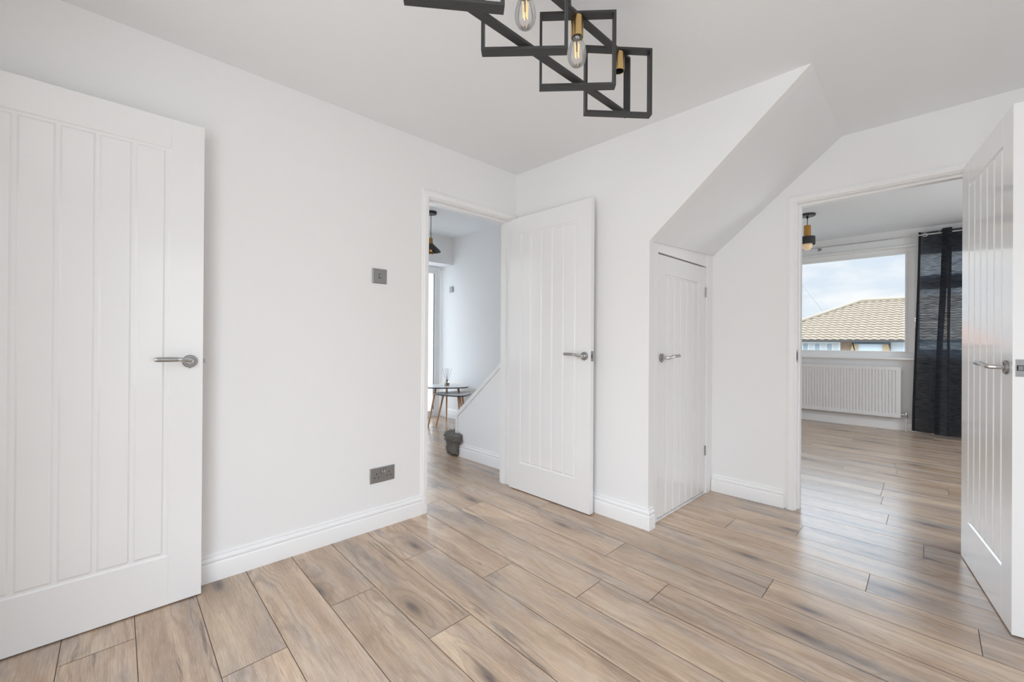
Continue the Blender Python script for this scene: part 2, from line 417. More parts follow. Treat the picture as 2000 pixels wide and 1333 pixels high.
# hall shell
bm = new_bm(); box(bm, -5.6, 3.62, 0, XA2, 3.74, H2)
structure('wall_hall', bm, M_WALL, 'white hall wall rising behind the stairs and side tables', 'wall')
bm = new_bm()
BX = -4.895
box(bm, BX - 0.24, 0.9, 2.135, BX, 3.62, H2)    # beam over the front door recess
box(bm, -5.28, 0.9, 0, -5.15, 2.55, H2)
box(bm, -5.28, 2.55, 2.135, BX - 0.24, 3.62, H2)
structure('wall_hall_end', bm, M_WALL, 'white hall end wall with a deep beam over the front door', 'wall')
bm = new_bm(); box(bm, -5.3, 0.78, 0, -4.75, 0.9, H2); box(bm, -3.25, 0.78, 0, XA2, 0.9, H2)
box(bm, -4.75, 0.78, 0, -3.25, 0.9, 0.8); box(bm, -4.75, 0.78, 2.1, -3.25, 0.9, H2)
structure('wall_hall_side', bm, M_WALL)
bm = new_bm(); box(bm, -5.3, 0.78, H2, XA2, 3.74, H2 + 0.05); structure('ceiling_hall', bm, M_CEIL, 'white hall ceiling seen through the doorway', 'ceiling')
bm = new_bm(); box(bm, XA2, 2.50, 0, XA2 + 0.02, 3.62, H2); structure('wall_hall_stair', bm, M_WALL)
# lounge shell
WX0, WX1, WZ0, WZ1 = -2.35, 0.42, 0.885, 2.285
bm = new_bm()
box(bm, -2.40, Y7, 0, WX0, Y7 + 0.2, H2); box(bm, WX1, Y7, 0, 1.8, Y7 + 0.2, H2)
box(bm, WX0, Y7, 0, WX1, Y7 + 0.2, WZ0); box(bm, WX0, Y7, WZ1, WX1, Y7 + 0.2, H2)
structure('wall_window', bm, M_WALL, 'white lounge wall around the window above the radiator', 'wall')
bm = new_bm(); box(bm, -2.45, YC2, 0, -2.40, Y7 + 0.2, H2); structure('wall_lounge_left', bm, M_WALL)
bm = new_bm(); box(bm, 1.80, YC2, 0, 1.85, 4.1, H2); box(bm, 1.80, 6.5, 0, 1.85, Y7 + 0.2, H2)
box(bm, 1.80, 4.1, 0, 1.85, 6.5, 0.6); box(bm, 1.80, 4.1, 2.1, 1.85, 6.5, H2); box(bm, XE, YC2 - 0.02, 0, 1.85, YC2, H2)
structure('wall_lounge_right', bm, M_WALL)
bm = new_bm(); box(bm, -2.45, YC2, H2, 1.85, Y7 + 0.2, H2 + 0.05)
structure('ceiling_lounge', bm, M_CEIL, 'white lounge ceiling seen through the doorway', 'ceiling')

# ------------------------------------------------------------------ skirting boards
SK = [(0, 0), (0.018, 0), (0.018, 0.074), (0.0165, 0.078), (0.012, 0.080), (0.0115, 0.083), (0.0145, 0.088), (0.0155, 0.094),
      (0.0135, 0.101), (0.009, 0.105), (0.0055, 0.106), (0.0055, 0.109), (0.008, 0.112), (0.0075, 0.117), (0.004, 0.120), (0, 0.120)]
def skirting(name, path, side=1, label=None, zs=1.0):
    bm = new_bm()
    sweep(bm, path, [(o * side, h * zs) for o, h in SK], lambda a, b_, h: (a, b_, h))
    return structure(name, bm, M_TRIM, label, 'skirting board' if label else None, smooth=True)
skirting('baseboard_left', [(XA, YS), (XA, 1.491)], -1, 'white moulded skirting board along the wall below the socket')
skirting('baseboard_back', [(XA + 0.05, YB), (XS, YB), (XS, YB + 0.052)], -1, 'white moulded skirting board wrapping the end of the wall by the cupboard')
skirting('baseboard_right', [(XS - 0.005, YC), (-0.784, YC)], -1, 'white moulded skirting board between cupboard and lounge door frame')
skirting('baseboard_window', [(-2.40, Y7), (1.8, Y7)], -1, 'white skirting board below the radiator in the lounge', 1.15)
skirting('baseboard_hall', [(-5.0, 3.62), (XA2, 3.62)], -1, 'white skirting board on the hall wall behind the small tables', 1.1)

# ------------------------------------------------------------------ door linings and architraves
ARC = [(0, 0), (0, 0.013), (0.006, 0.016), (0.030, 0.016), (0.034, 0.012), (0.040, 0.011), (0.045, 0.007), (0.045, 0)]
def architrave(name, axis, c, a0, a1, top, out, label, thick, lining, stop_at):
    """opening a0..a1 in the wall plane axis=c; out=+1/-1 towards this room; lining depth thick"""
    f = (lambda a, b_, h: (c + out * h, a, b_)) if axis == 'x' else (lambda a, b_, h: (a, c + out * h, b_))
    bm = new_bm()
    sweep(bm, [(a0, 0), (a0, top), (a1, top), (a1, 0)], [(o - 0.0, h) for o, h in [(x, y) for x, y in [(p + 0.006, q) for p, q in ARC]]], f)
    def slab(p0, p1, q0, q1, d0, d1):
        lo_, hi_ = sorted((c - out * d0, c - out * d1))
        if axis == 'x': box(bm, lo_, p0, q0, hi_, p1, q1)
        else: box(bm, p0, lo_, q0, p1, hi_, q1)
    slab(a0 - 0.028, a0, 0, top, -0.001, thick + 0.001); slab(a1, a1 + 0.028, 0, top, -0.001, thick + 0.001)
    slab(a0 - 0.028, a1 + 0.028, top, top + 0.028, -0.001, thick + 0.001)
    s0, s1 = stop_at
    slab(a0, a0 + 0.012, 0, top, s0, s1); slab(a1 - 0.012, a1, 0, top, s0, s1); slab(a0 + 0.012, a1 - 0.012, top - 0.012, top, s0, s1)
    return structure(name, bm, M_TRIM, label, 'door frame', bevel=0.0008)
t1 = architrave('trim_1', 'x', XA, HD0, HD1, DH, 1, 'white door frame around the hall doorway in the left wall', XA - XA2, 0, (0.045, 0.09))
t2 = architrave('trim_2', 'y', YC, LD0, LD1, DH, -1, 'white door frame around the wide lounge doorway on the right', YC2 - YC, 0, (0.045, 0.09))
# strike plates
bm = new_bm(); box(bm, XA - 0.040, HD0 - 0.001, 0.965, XA - 0.012, HD0 + 0.0015, 1.045); box(bm, XA - 0.032, HD0 + 0.0012, 0.99, XA - 0.020, HD0 + 0.0020, 1.02, 1)
link('strike_plate', bm, [M_STEEL, M_DARK], t1)
bm = new_bm(); box(bm, LD0 - 0.001, YC + 0.004, 0.96, LD0 + 0.0015, YC + 0.034, 1.04); box(bm, LD0 + 0.0012, YC + 0.008, 0.975, LD0 + 0.0022, YC + 0.026, 1.025, 1)
link('strike_plate', bm, [M_STEEL, M_DARK], t2)

# cupboard frame under the slope
CX0 = -1.262                                    # face of the cupboard door
CY0, CY1 = 2.458, 3.176
bm = new_bm()
box(bm, CX0 - 0.05, YB + 0.054, 0, XS - 0.012, CY0 - 0.004, 1.72)
box(bm, CX0 - 0.05, CY1 + 0.004, 0, XS - 0.008, YC, 1.74)
box(bm, CX0 - 0.05, CY0 - 0.004, 1.632, CX0 - 0.0, CY1 + 0.004, 1.74)
box(bm, CX0 + 0.0, CY0 - 0.004, 1.632, CX0 + 0.006, CY1 + 0.004, 1.735)
box(bm, CX0 - 0.05, CY0 - 0.004, 0, CX0 + 0.004, CY1 + 0.004, 0.006)
structure('trim_3', bm, M_TRIM, 'white frame around the low cupboard door under the slope', 'door frame', bevel=0.0015)
bm = new_bm(); box(bm, CX0 - 0.060, CY0 - 0.0035, 0.0062, CX0 - 0.033, CY1 + 0.0035, 1.6315)  # black sheet added behind the leaf to paint the shade in the gaps
structure('gap_shade', bm, M_DARK, 'black sheet behind the cupboard door, painting the shade in its gaps', 'gap')

# ------------------------------------------------------------------ doors
def door_leaf_bm(wd, ht, th, first, pitch, ng, ztop=None, zbot=0.20, gw=0.0115, gd=0.005, full_bottom=False, mirror=False, rail_lines=True):
    """local: x 0..wd from hinge, y 0 (front) .. th (back), z 0..ht. grooves centred first + i*pitch measured from the free edge"""
    bm = new_bm()
    gx = [wd - (first + i * pitch) for i in range(ng)]
    jn = [wd - (first - 0.0125), wd - (first + (ng - 1) * pitch + 0.0125)]
    xs = sorted(set([0, wd] + [round(j + d, 5) for j in jn for d in (-0.0009, 0.0, 0.0009)] + [round(g + d, 5) for g in gx for d in (-gw, -gw * 0.45, gw * 0.45, gw)]))
    hx = gw * 0.9
    zt = ztop; zb = -1 if full_bottom else zbot
    zs = [0, ht, zt - hx * 2, zt - hx * 1.2, zt - hx * 0.5, zt]
    if not full_bottom: zs += [zb, zb + hx * 0.5, zb + hx * 1.2, zb + hx * 2]
    zs = sorted(set(round(z, 5) for z in zs))
    gl, gr = min(gx), max(gx)
    def depth(x, z):
        for j in jn:
            if abs(x - j) < 2e-5 and (z >= zt - 1e-6 or (not full_bottom and z <= zb + 1e-6)): return 0.0009
        if x < gl - gw - 1e-6 or x > gr + gw + 1e-6: return 0.0
        if z > zt + 1e-6 or (not full_bottom and z < zb - 1e-6): return 0.0
        d = 0.0
        for g in gx:
            a = abs(x - g)
            if a <= gw * 0.45 + 1e-4: d = max(d, gd)
        for zz in ([zt - hx] if True else []) + ([] if full_bottom else [zb + hx]):
            a = abs(z - zz)
            if a < hx * 0.65 and gl - gw * 0.5 <= x <= gr + gw * 0.5: d = max(d, gd)
        if abs(z - zt) < 1e-6 or (not full_bottom and abs(z - zb) < 1e-6): d = 0.0
        return d
    for side in (0, 1):
        G = [[bm.verts.new((x, depth(x, z) if side == 0 else th - depth(x, z), z)) for z in zs] for x in xs]
        for i in range(len(xs) - 1):
            for j in range(len(zs) - 1):
                bm.faces.new((G[i][j], G[i + 1][j], G[i + 1][j + 1], G[i][j + 1]))
        if side == 0: G0 = G
    def strip(a, b_):
        for i in range(len(a) - 1): bm.faces.new((a[i], a[i + 1], b_[i + 1], b_[i]))
    strip(G0[0], G[0]); strip(G0[-1], G[-1])
    strip([c[0] for c in G0], [c[0] for c in G]); strip([c[-1] for c in G0], [c[-1] for c in G])
    return bm
def add_handle(parent, x, z, yface, side, direction, label=None):
    """round rose lever handle in door-local coordinates; side -1 = front(-y), +1 = back; direction = lever direction along x"""
    h = empty('door_handle'); h.parent = parent; h.location = (x, yface, z)
    s = side
    bm = new_bm()
    lathe(bm, [(0.0255, 0), (0.0262, 0.002 * s), (0.0258, 0.0075 * s), (0.0235, 0.0095 * s), (0.0165, 0.0098 * s), (0.0155, 0.0085 * s), (0.013, 0.0085 * s)], axis='y', seg=40)
    tube(bm, [(0, 0.003 * s, -0.0245), (0, 0.003 * s, -0.0295)], 0.0025, 8)
    link('rose', bm, M_PLATE, h, smooth=True)
    bm = new_bm()
    d = direction
    lathe(bm, [(0.0125, 0.008 * s), (0.0125, 0.013 * s), (0.0098, 0.0145 * s)], axis='y', seg=24)
    tube(bm, [(0, 0.012 * s, 0), (0, 0.046 * s, 0.0005), (d * 0.004, 0.053 * s, 0.002), (d * 0.034, 0.0605 * s, 0.0095), (d * 0.040, 0.061 * s, 0.0102), (d * 0.047, 0.061 * s, 0.0103)], 0.0093, 18)
    tube(bm, [(d * 0.112, 0.061 * s, 0.0110), (d * 0.118, 0.061 * s, 0.0110), (d * 0.1195, 0.061 * s, 0.0110)], [0.0094, 0.0094, 0.008], 18)
    link('neck', bm, M_CHROME, h, smooth=True)
    bm = new_bm()
    tube(bm, [(d * 0.046, 0.061 * s, 0.0103), (d * 0.113, 0.061 * s, 0.0110)], 0.0094, 18)
    link('lever', bm, M_STEEL, h, smooth=True)
    return h
def make_door(name, label, loc, rz, wd, ht, th, first, pitch, ng, ztop, zbot, lever_z=0.995, full_bottom=False, front=True, back=True, backset=0.045, latch=True, gd=0.005, gw=0.0115):
    root = link(name, door_leaf_bm(wd, ht, th, first, pitch, ng, ztop, zbot, gw=gw, gd=gd, full_bottom=full_bottom), M_DOOR, bevel=0.0012)
    root.location = loc; root.rotation_euler = (0, 0, rz)
    tag(root, label, 'door', kind='structure')
    if front: add_handle(root, wd - backset, lever_z - loc[2], 0.0, -1, -1)
    if back: add_handle(root, wd - backset, lever_z - loc[2], th, 1, -1)
    if latch:
        bm = new_bm(); zc = lever_z - loc[2]
        box(bm, wd - 0.0005, th / 2 - 0.0125, zc - 0.032, wd + 0.0012, th / 2 + 0.0125, zc + 0.032)
        box(bm, wd + 0.001, th / 2 - 0.009, zc - 0.010, wd + 0.0016, th / 2 + 0.009, zc + 0.010, 1)
        prism(bm, [(-0.007, 0.0), (0.007, 0.0), (0.007, 0.002), (-0.007, 0.009)], lambda p, q, d: (wd + q + 0.001, th / 2 + p, zc + d), -0.008, 0.008)
        for dz in (-0.024, 0.024):
            lathe(bm, [(0.004, 0.0012), (0.0035, 0.0022)], (wd, th / 2, zc + dz), 'x', 12)
        link('latch_plate', bm, [M_PLATE, M_DARK], root)
    return root
def hinge(parent, x, y, z, h=0.075, r=0.0045):
    bm = new_bm()
    for i in range(5):
        z0 = z - h / 2 + i * h / 5
        lathe(bm, [(r, z0 + 0.0006), (r, z0 + h / 5 - 0.0006)], (x, y, 0), 'z', 12)
    link('hinge', bm, M_STEEL, parent)

# door_1: the big left-hand door standing open against the left wall (hinge off frame)
a1 = math.atan2(0.346 + 0.416, 0.008)
d1 = make_door('door_1', 'large white grooved door at the far left, open against the wall', (-2.2385, -0.416, 0.006), PI / 2, 0.762, 1.981, 0.035,
               0.1235, 0.1025, 6, 1.862, 0.195, back=False)
d1.scale = (1, 1, 1)
# front face (+X side) is local -y when rz = +90deg -> local y points to -X
# door_2: hall door open against the back wall
d2 = make_door('door_2', 'white grooved door open against the back wall beside the hall doorway', (-2.314, 2.236, 0.006), 0.0, 0.724, 1.981, 0.035,
               0.118, 0.0976, 6, 1.862, 0.197, gw=0.0095, gd=0.007)
hinge(d2, -0.004, 0.036, 0.2); hinge(d2, -0.004, 0.036, 1.75)
# door_3: low cupboard door under the slope, closed; hinges on the right
d3 = make_door('door_3', 'low white grooved cupboard door with lever handle under the sloping ceiling', (CX0, CY1, 0.016), -PI / 2, CY1 - CY0, 1.607, 0.030,
               0.115, 0.097, 6, 1.492, 0.1, full_bottom=True, back=False, lever_z=0.990, backset=0.058, latch=False, gw=0.010, gd=0.0085)
# local y for rz=-90 points to +X, so the visible face is the back one: put the handle there
for c in list(d3.children):
    if c.name.startswith('door_handle'):
        for g in list(c.children): bpy.data.objects.remove(g)
        bpy.data.objects.remove(c)
d3.location.x = CX0 - 0.030
add_handle(d3, (CY1 - CY0) - 0.055, 0.990 - 0.016, 0.030, 1, -1)
bm = new_bm(); wd3 = CY1 - CY0
box(bm, wd3 - 0.004, 0.027, 0.93, wd3 + 0.004, 0.0305, 0.995)
link('latch_plate', bm, M_STEEL, d3)
for zc in (1.43, 0.29):
    bm = new_bm()
    for i in range(5):
        z0 = zc - 0.035 + i * 0.014
        lathe(bm, [(0.0045, z0 + 0.001), (0.0045, z0 + 0.013)], (-0.002, 0.034, 0), 'z', 12)
    box(bm, -0.020, 0.030, zc - 0.035, -0.004, 0.0318, zc + 0.035)
    link('hinge', bm, M_STEEL, d3)
# door_4: lounge door at the far right, open towards the camera
ang4 = math.radians(-80.36)
d4 = make_door('door_4', 'white grooved door at the far right, open and seen nearly edge on', (0.022, 3.205, 0.006), ang4, 0.7526, 1.981, 0.040,
               0.128, 0.0985, 6, 1.868, 0.206, lever_z=1.012 - 0.012, backset=0.060, gw=0.0095, gd=0.007)
# local -y for rz=-80 points to -X: visible face is the front one

# ------------------------------------------------------------------ light switch and socket on the left wall
def faceplate(bm, y0, y1, z0, z1, t=0.0075, c=0.004):
    pr_ = [(0, 0), (0, t - 0.003), (0.0035, t), (0.006, t)]
    a = [(y0, z0), (y1, z0), (y1, z1), (y0, z1)]
    rows = []
    for o, h in pr_:
        rows.append([bm.verts.new((XA + h, yy + (o if yy == y0 else -o), zz + (o if zz == z0 else -o))) for yy, zz in a])
    for i in range(len(rows) - 1):
        for j in range(4): bm.faces.new((rows[i][j], rows[i][(j + 1) % 4], rows[i + 1][(j + 1) % 4], rows[i + 1][j]))
    bm.faces.new(rows[-1])
bm = new_bm(); faceplate(bm, 1.157, 1.246, 1.4155, 1.5005)
sw = link('light_switch', bm, M_PLATE, bevel=0.001)
tag(sw, 'square brushed steel light switch with one rocker on the left wall', 'light switch')
bm = new_bm(); box(bm, XA + 0.0072, 1.1945, 1.446, XA + 0.0078, 1.2095, 1.472); link('rocker_surround', bm, M_DARK, sw)
bm = new_bm(); prism(bm, [(1.449, 0.004), (1.4705, 0.004), (1.4705, 0.0085), (1.449, 0.0115)], lambda p, q, d: (XA + q, d, p), 1.1965, 1.2075)
link('rocker', bm, M_STEEL, sw, bevel=0.0006)
for yy in (1.1715, 1.2315):
    bm = new_bm(); lathe(bm, [(0.0032, 0.007), (0.0032, 0.0082), (0.002, 0.0085)], (XA, yy, 1.458), 'x', 14); link('screw', bm, M_STEEL, sw, smooth=True)
bm = new_bm(); faceplate(bm, 1.152, 1.305, 0.262, 0.3485)
so = link('power_socket', bm, M_PLATE, bevel=0.001)
tag(so, 'double brushed steel power socket low on the left wall above the skirting', 'power socket')
for yc in (1.1895, 1.2675):
    for (dy, dz, w_, h_) in ((0, 0.012, 0.0042, 0.009), (-0.0115, -0.009, 0.0072, 0.0042), (0.0115, -0.009, 0.0072, 0.0042)):
        bm = new_bm(); box(bm, XA + 0.0070, yc + dy - w_ / 2, 0.302 + dz - h_ / 2, XA + 0.0079, yc + dy + w_ / 2, 0.302 + dz + h_ / 2)
        link('pin_slot', bm, M_DARK, so)
for yc in (1.2235, 1.2365):
    bm = new_bm(); box(bm, XA + 0.0070, yc - 0.0062, 0.3115, XA + 0.0078, yc + 0.0062, 0.3355); link('rocker_surround', bm, M_DARK, so)
    bm = new_bm(); prism(bm, [(0.314, 0.004), (0.3335, 0.004), (0.3335, 0.0085), (0.314, 0.0120)], lambda p, q, d: (XA + q, d, p), yc - 0.0048, yc + 0.0048)
    link('rocker', bm, M_CHROME, so, bevel=0.0005)
for yy in (1.1685, 1.2885):
    bm = new_bm(); lathe(bm, [(0.0032, 0.007), (0.0032, 0.0082), (0.002, 0.0085)], (XA, yy, 0.304), 'x', 14); link('screw', bm, M_STEEL, so, smooth=True)

# ------------------------------------------------------------------ chandelier: black square frames threaded on two rails
XR = -0.9243; Z1 = 1.9716; Z2 = 2.230; FW = 0.2629; FT = 0.0342; BT = 0.0088
ch = empty('ceiling_light', (XR, 0.85, H))
tag(ch, 'black metal ceiling light of square open frames with brass bulb holders', 'ceiling light')
def child(o):
    o.parent = ch; o.matrix_parent_inverse = Matrix.Translation(-Vector(ch.location)); return o
def square_frame(Y, phi):
    bm = new_bm()
    e_ = Vector((math.cos(phi), math.sin(phi), 0)); n_ = Vector((math.sin(phi), -math.cos(phi), 0)); c_ = Vector((XR, Y, 0))
    def P(s, z, k): v = c_ + e_ * s + n_ * k; return (v.x, v.y, z)
    w = FW / 2; t = BT
    out = [(-w, Z1), (w, Z1), (w, Z2), (-w, Z2)]; inn = [(-w + t, Z1 + t), (w - t, Z1 + t), (w - t, Z2 - t), (-w + t, Z2 - t)]
    V = {}
    for nm, ring in (('o', out), ('i', inn)):
        for k in (-1, 1): V[nm, k] = [bm.verts.new(P(s, z, k * FT / 2)) for s, z in ring]
    for j in range(4):
        j2 = (j + 1) % 4
        bm.faces.new((V['o', -1][j], V['o', -1][j2], V['o', 1][j2], V['o', 1][j]))
        bm.faces.new((V['i', -1][j], V['i', -1][j2], V['i', 1][j2], V['i', 1][j]))
        for k in (-1, 1): bm.faces.new((V['o', k][j], V['o', k][j2], V['i', k][j2], V['i', k][j]))
    child(link('square_frame', bm, M_BLACKMETAL, bevel=0.0006))
for Y, ph in ((0.6823, 0.9173), (0.9469, 0.7568), (1.211, 0.7475), (1.4692, 0.8577)): square_frame(Y, ph)
# long rail loop
bm = new_bm(); RY0, RY1 = 0.10, 1.542; rw = 0.0130; rt = 0.0105
zr1, zr2 = Z1 + 0.019, Z2 - 0.004
ring_o = [(RY0, zr1), (RY1, zr1), (RY1, zr2), (RY0, zr2)]; ring_i = [(RY0 + rt, zr1 + rt), (RY1 - rt, zr1 + rt), (RY1 - rt, zr2 - rt), (RY0 + rt, zr2 - rt)]
V = {}
for nm, ring in (('o', ring_o), ('i', ring_i)):
    for k in (-1, 1): V[nm, k] = [bm.verts.new((XR + k * rw, y, z)) for y, z in ring]
for j in range(4):
    j2 = (j + 1) % 4
    bm.faces.new((V['o', -1][j], V['o', -1][j2], V['o', 1][j2], V['o', 1][j])); bm.faces.new((V['i', -1][j], V['i', -1][j2], V['i', 1][j2], V['i', 1][j]))
    for k in (-1, 1): bm.faces.new((V['o', k][j], V['o', k][j2], V['i', k][j2], V['i', k][j]))
child(link('rail', bm, M_BLACKMETAL, bevel=0.0006))
bm = new_bm()
box(bm, XR - 0.012, 1.150, Z2 - 0.006, XR + 0.012, 1.160, H); child(link('hanging_bar', bm, M_BLACKMETAL))
bm = new_bm()
box(bm, XR - 0.012, 0.430, Z2 - 0.006, XR + 0.012, 0.440, H); child(link('hanging_bar', bm, M_BLACKMETAL))
bm = new_bm(); box(bm, XR - 0.03, 0.35, H - 0.022, XR + 0.03, 1.10, H); child(link('ceiling_plate', bm, M_BLACKMETAL, bevel=0.002))
def bulb_profile(z0):
    return [(0.0160, z0), (0.0185, z0 - 0.010), (0.0245, z0 - 0.024), (0.0295, z0 - 0.040), (0.0322, z0 - 0.055), (0.0325, z0 - 0.068),
            (0.0295, z0 - 0.083), (0.0225, z0 - 0.095), (0.0120, z0 - 0.1025), (0.0, z0 - 0.105)]
for Y, has in ((0.950, True), (1.209, True), (1.476, False)):
    bm = new_bm(); zt_ = Z2 - 0.012; zb_ = 2.147
    lathe(bm, [(0.006, zt_), (0.0205, zt_ - 0.001), (0.0218, zt_ - 0.004), (0.0218, zb_), (0.0195, zb_), (0.0195, zb_ + 0.03), (0.0, zb_ + 0.03)], (XR, Y, 0), 'z', 36)
    lh = child(link('lamp_holder', bm, M_BRASS, smooth=True))
    bm = new_bm(); lathe(bm, [(0.0193, zb_ + 0.028), (0.0193, zb_ + 0.0005), (0.0165, zb_ + 0.0005), (0.0165, zb_ + 0.028)], (XR, Y, 0), 'z', 28)
    s_ = link('socket_liner', bm, M_DARK); s_.parent = lh; s_.matrix_parent_inverse = lh.matrix_parent_inverse.copy() if False else Matrix.Translation(-Vector(ch.location)); s_.matrix_parent_inverse = Matrix.Identity(4)
    if has:
        z0 = 2.149
        bm = new_bm(); lathe(bm, bulb_profile(z0), (XR, Y, 0), 'z', 40)
        bl = child(link('bulb', bm, M_BULB, smooth=True))
        tag(bl, 'clear glass bulb with glowing filaments')
        bm = new_bm(); lathe(bm, [(0.0128, z0 + 0.020), (0.0128, z0 - 0.004), (0.010, z0 - 0.010), (0.004, z0 - 0.016), (0.003, z0 - 0.05), (0.0, z0 - 0.052)], (XR, Y, 0), 'z', 20)
        cp = link('bulb_cap', bm, M_STEEL, bl, smooth=True)
        for k in range(4):
            a = PI / 4 + k * PI / 2 + 0.4; x_, y_ = XR + 0.0085 * math.cos(a), Y + 0.0085 * math.sin(a)
            x2, y2 = XR + 0.0068 * math.cos(a), Y + 0.0068 * math.sin(a)
            bm = new_bm(); tube(bm, [(x_, y_, z0 - 0.022), (x2, y2, z0 - 0.072)], 0.0016, 8)
            link('filament', bm, M_FIL, bl)

# ------------------------------------------------------------------ hall: front door, stairs, tables, pendant, thermostat
FX = -5.17
bm = new_bm(); y0, y1 = 2.62, 3.60; z1 = 2.125
for a in ((y0, 0, y0 + 0.05, z1), (y1 - 0.05, 0, y1, z1), (y0 + 0.05, z1 - 0.05, y1 - 0.05, z1), (y0 + 0.05, 0, y1 - 0.05, 0.035)):
    box(bm, FX - 0.06, a[0], a[1], FX, a[2], a[3])
fd = structure('door_5', bm, M_UPVC, 'white framed front door with bright frosted glass at the hall end', 'door', bevel=0.003)
bm = new_bm()
for a in ((y0 + 0.05, 0.035, y0 + 0.13, z1 - 0.05), (y1 - 0.095, 0.035, y1 - 0.05, z1 - 0.05), (y0 + 0.13, z1 - 0.09, y1 - 0.095, z1 - 0.05), (y0 + 0.13, 0.035, y1 - 0.095, 0.09)):
    box(bm, FX - 0.05, a[0], a[1], FX - 0.01, a[2], a[3])
link('sash', bm, M_UPVC, fd, bevel=0.002)
bm = new_bm(); box(bm, FX - 0.032, y0 + 0.12, 0.08, FX - 0.026, y1 - 0.085, z1 - 0.08); link('frosted_pane', bm, M_FROSTGLASS, fd)
bm = new_bm(); box(bm, FX - 0.028, y1 - 0.099, 0.09, FX - 0.012, y1 - 0.095, z1 - 0.09); link('gasket', bm, mat('grey_gasket', 70, 0.7), fd)

st = empty('staircase', (-3.3, 2.5, 0)); tag(st, 'boxed-in white staircase in the hall with a shaggy grey carpeted first step', 'staircase')
def sch(o): o.parent = st; o.matrix_parent_inverse = Matrix.Translation(-Vector(st.location)); return o
bm = new_bm()
prism(bm, [(-3.292, 0), (XA2 - 0.004, 0), (XA2 - 0.004, 1.052), (-3.292, 0.37)], lambda p, q, d: (p, d, q), 2.500, 2.535)
sch(link('side_panel', bm, M_WALL))
bm = new_bm()
prism(bm, [(-3.318, 0.0), (-3.285, 0.0), (-3.285, 0.372), (XA2 - 0.004, 1.055), (XA2 - 0.004, 1.097), (-3.296, 0.412), (-3.318, 0.385)], lambda p, q, d: (p, d, q), 2.490, 2.545)
sch(link('string_capping', bm, M_TRIM, bevel=0.003))
bm = new_bm(); sweep(bm, [(-3.262, 2.500), (XA2 - 0.004, 2.500)], [(-o, h * 1.05) for o, h in SK], lambda a, b_, h: (a, b_, h)); sch(link('skirting', bm, M_TRIM, smooth=True))
def fuzzy_step():
    bm = new_bm()
    # rounded riser block with an overhanging nosing, carpet wrapped
    def rbox(x0, y0, z0, x1, y1, z1, n=14):
        b2 = bmesh.new(); bmesh.ops.create_cube(b2, size=1)
        bmesh.ops.subdivide_edges(b2, edges=b2.edges, cuts=n, use_grid_fill=True)
        for v in b2.verts:
            p = v.co * 2
            q = Vector([math.copysign(abs(c) ** 1.0, c) for c in p])
            l8 = (abs(q.x) ** 8 + abs(q.y) ** 8 + abs(q.z) ** 8) ** (1 / 8)
            q = q / l8 * max(abs(q.x), abs(q.y), abs(q.z))
            w = Vector((x0 + (q.x + 1) / 2 * (x1 - x0), y0 + (q.y + 1) / 2 * (y1 - y0), z0 + (q.z + 1) / 2 * (z1 - z0)))
            w += Vector((mnoise.noise(w * 45), mnoise.noise(w * 45 + Vector((9, 0, 0))), mnoise.noise(w * 45 + Vector((0, 9, 0))))) * 0.010
            v.co = w
        me = bpy.data.meshes.new('tmp'); b2.to_mesh(me); b2.free(); bm.from_mesh(me); bpy.data.meshes.remove(me)
    rbox(-3.428, 2.445, 0.0, -3.232, 3.55, 0.160)
    rbox(-3.455, 2.430, 0.130, -3.205, 3.56, 0.212)
    o = link('carpeted_step', bm, M_FUR, smooth=True)
    sch(o); tag(o, 'shaggy dark grey carpeted bottom step')
    ps = o.modifiers.new('pile', 'PARTICLE_SYSTEM'); s_ = o.particle_systems[0].settings
    s_.type = 'HAIR'; s_.count = 9000; s_.hair_length = 0.013; s_.brownian_factor = 0.012; s_.hair_step = 2
    s_.child_type = 'NONE'; s_.root_radius = 0.9; s_.tip_radius = 0.3; s_.radius_scale = 0.0012; s_.material = 1
fuzzy_step()
bm = new_bm()
for i in range(1, 5): box(bm, -3.25 + (i - 1) * 0.235, 2.545, 0.0, -3.25 + min(i, 3.35) * 0.235, 3.60, 0.19 + i * 0.19)
sch(link('carpeted_treads', bm, M_FUR, bevel=0.015))

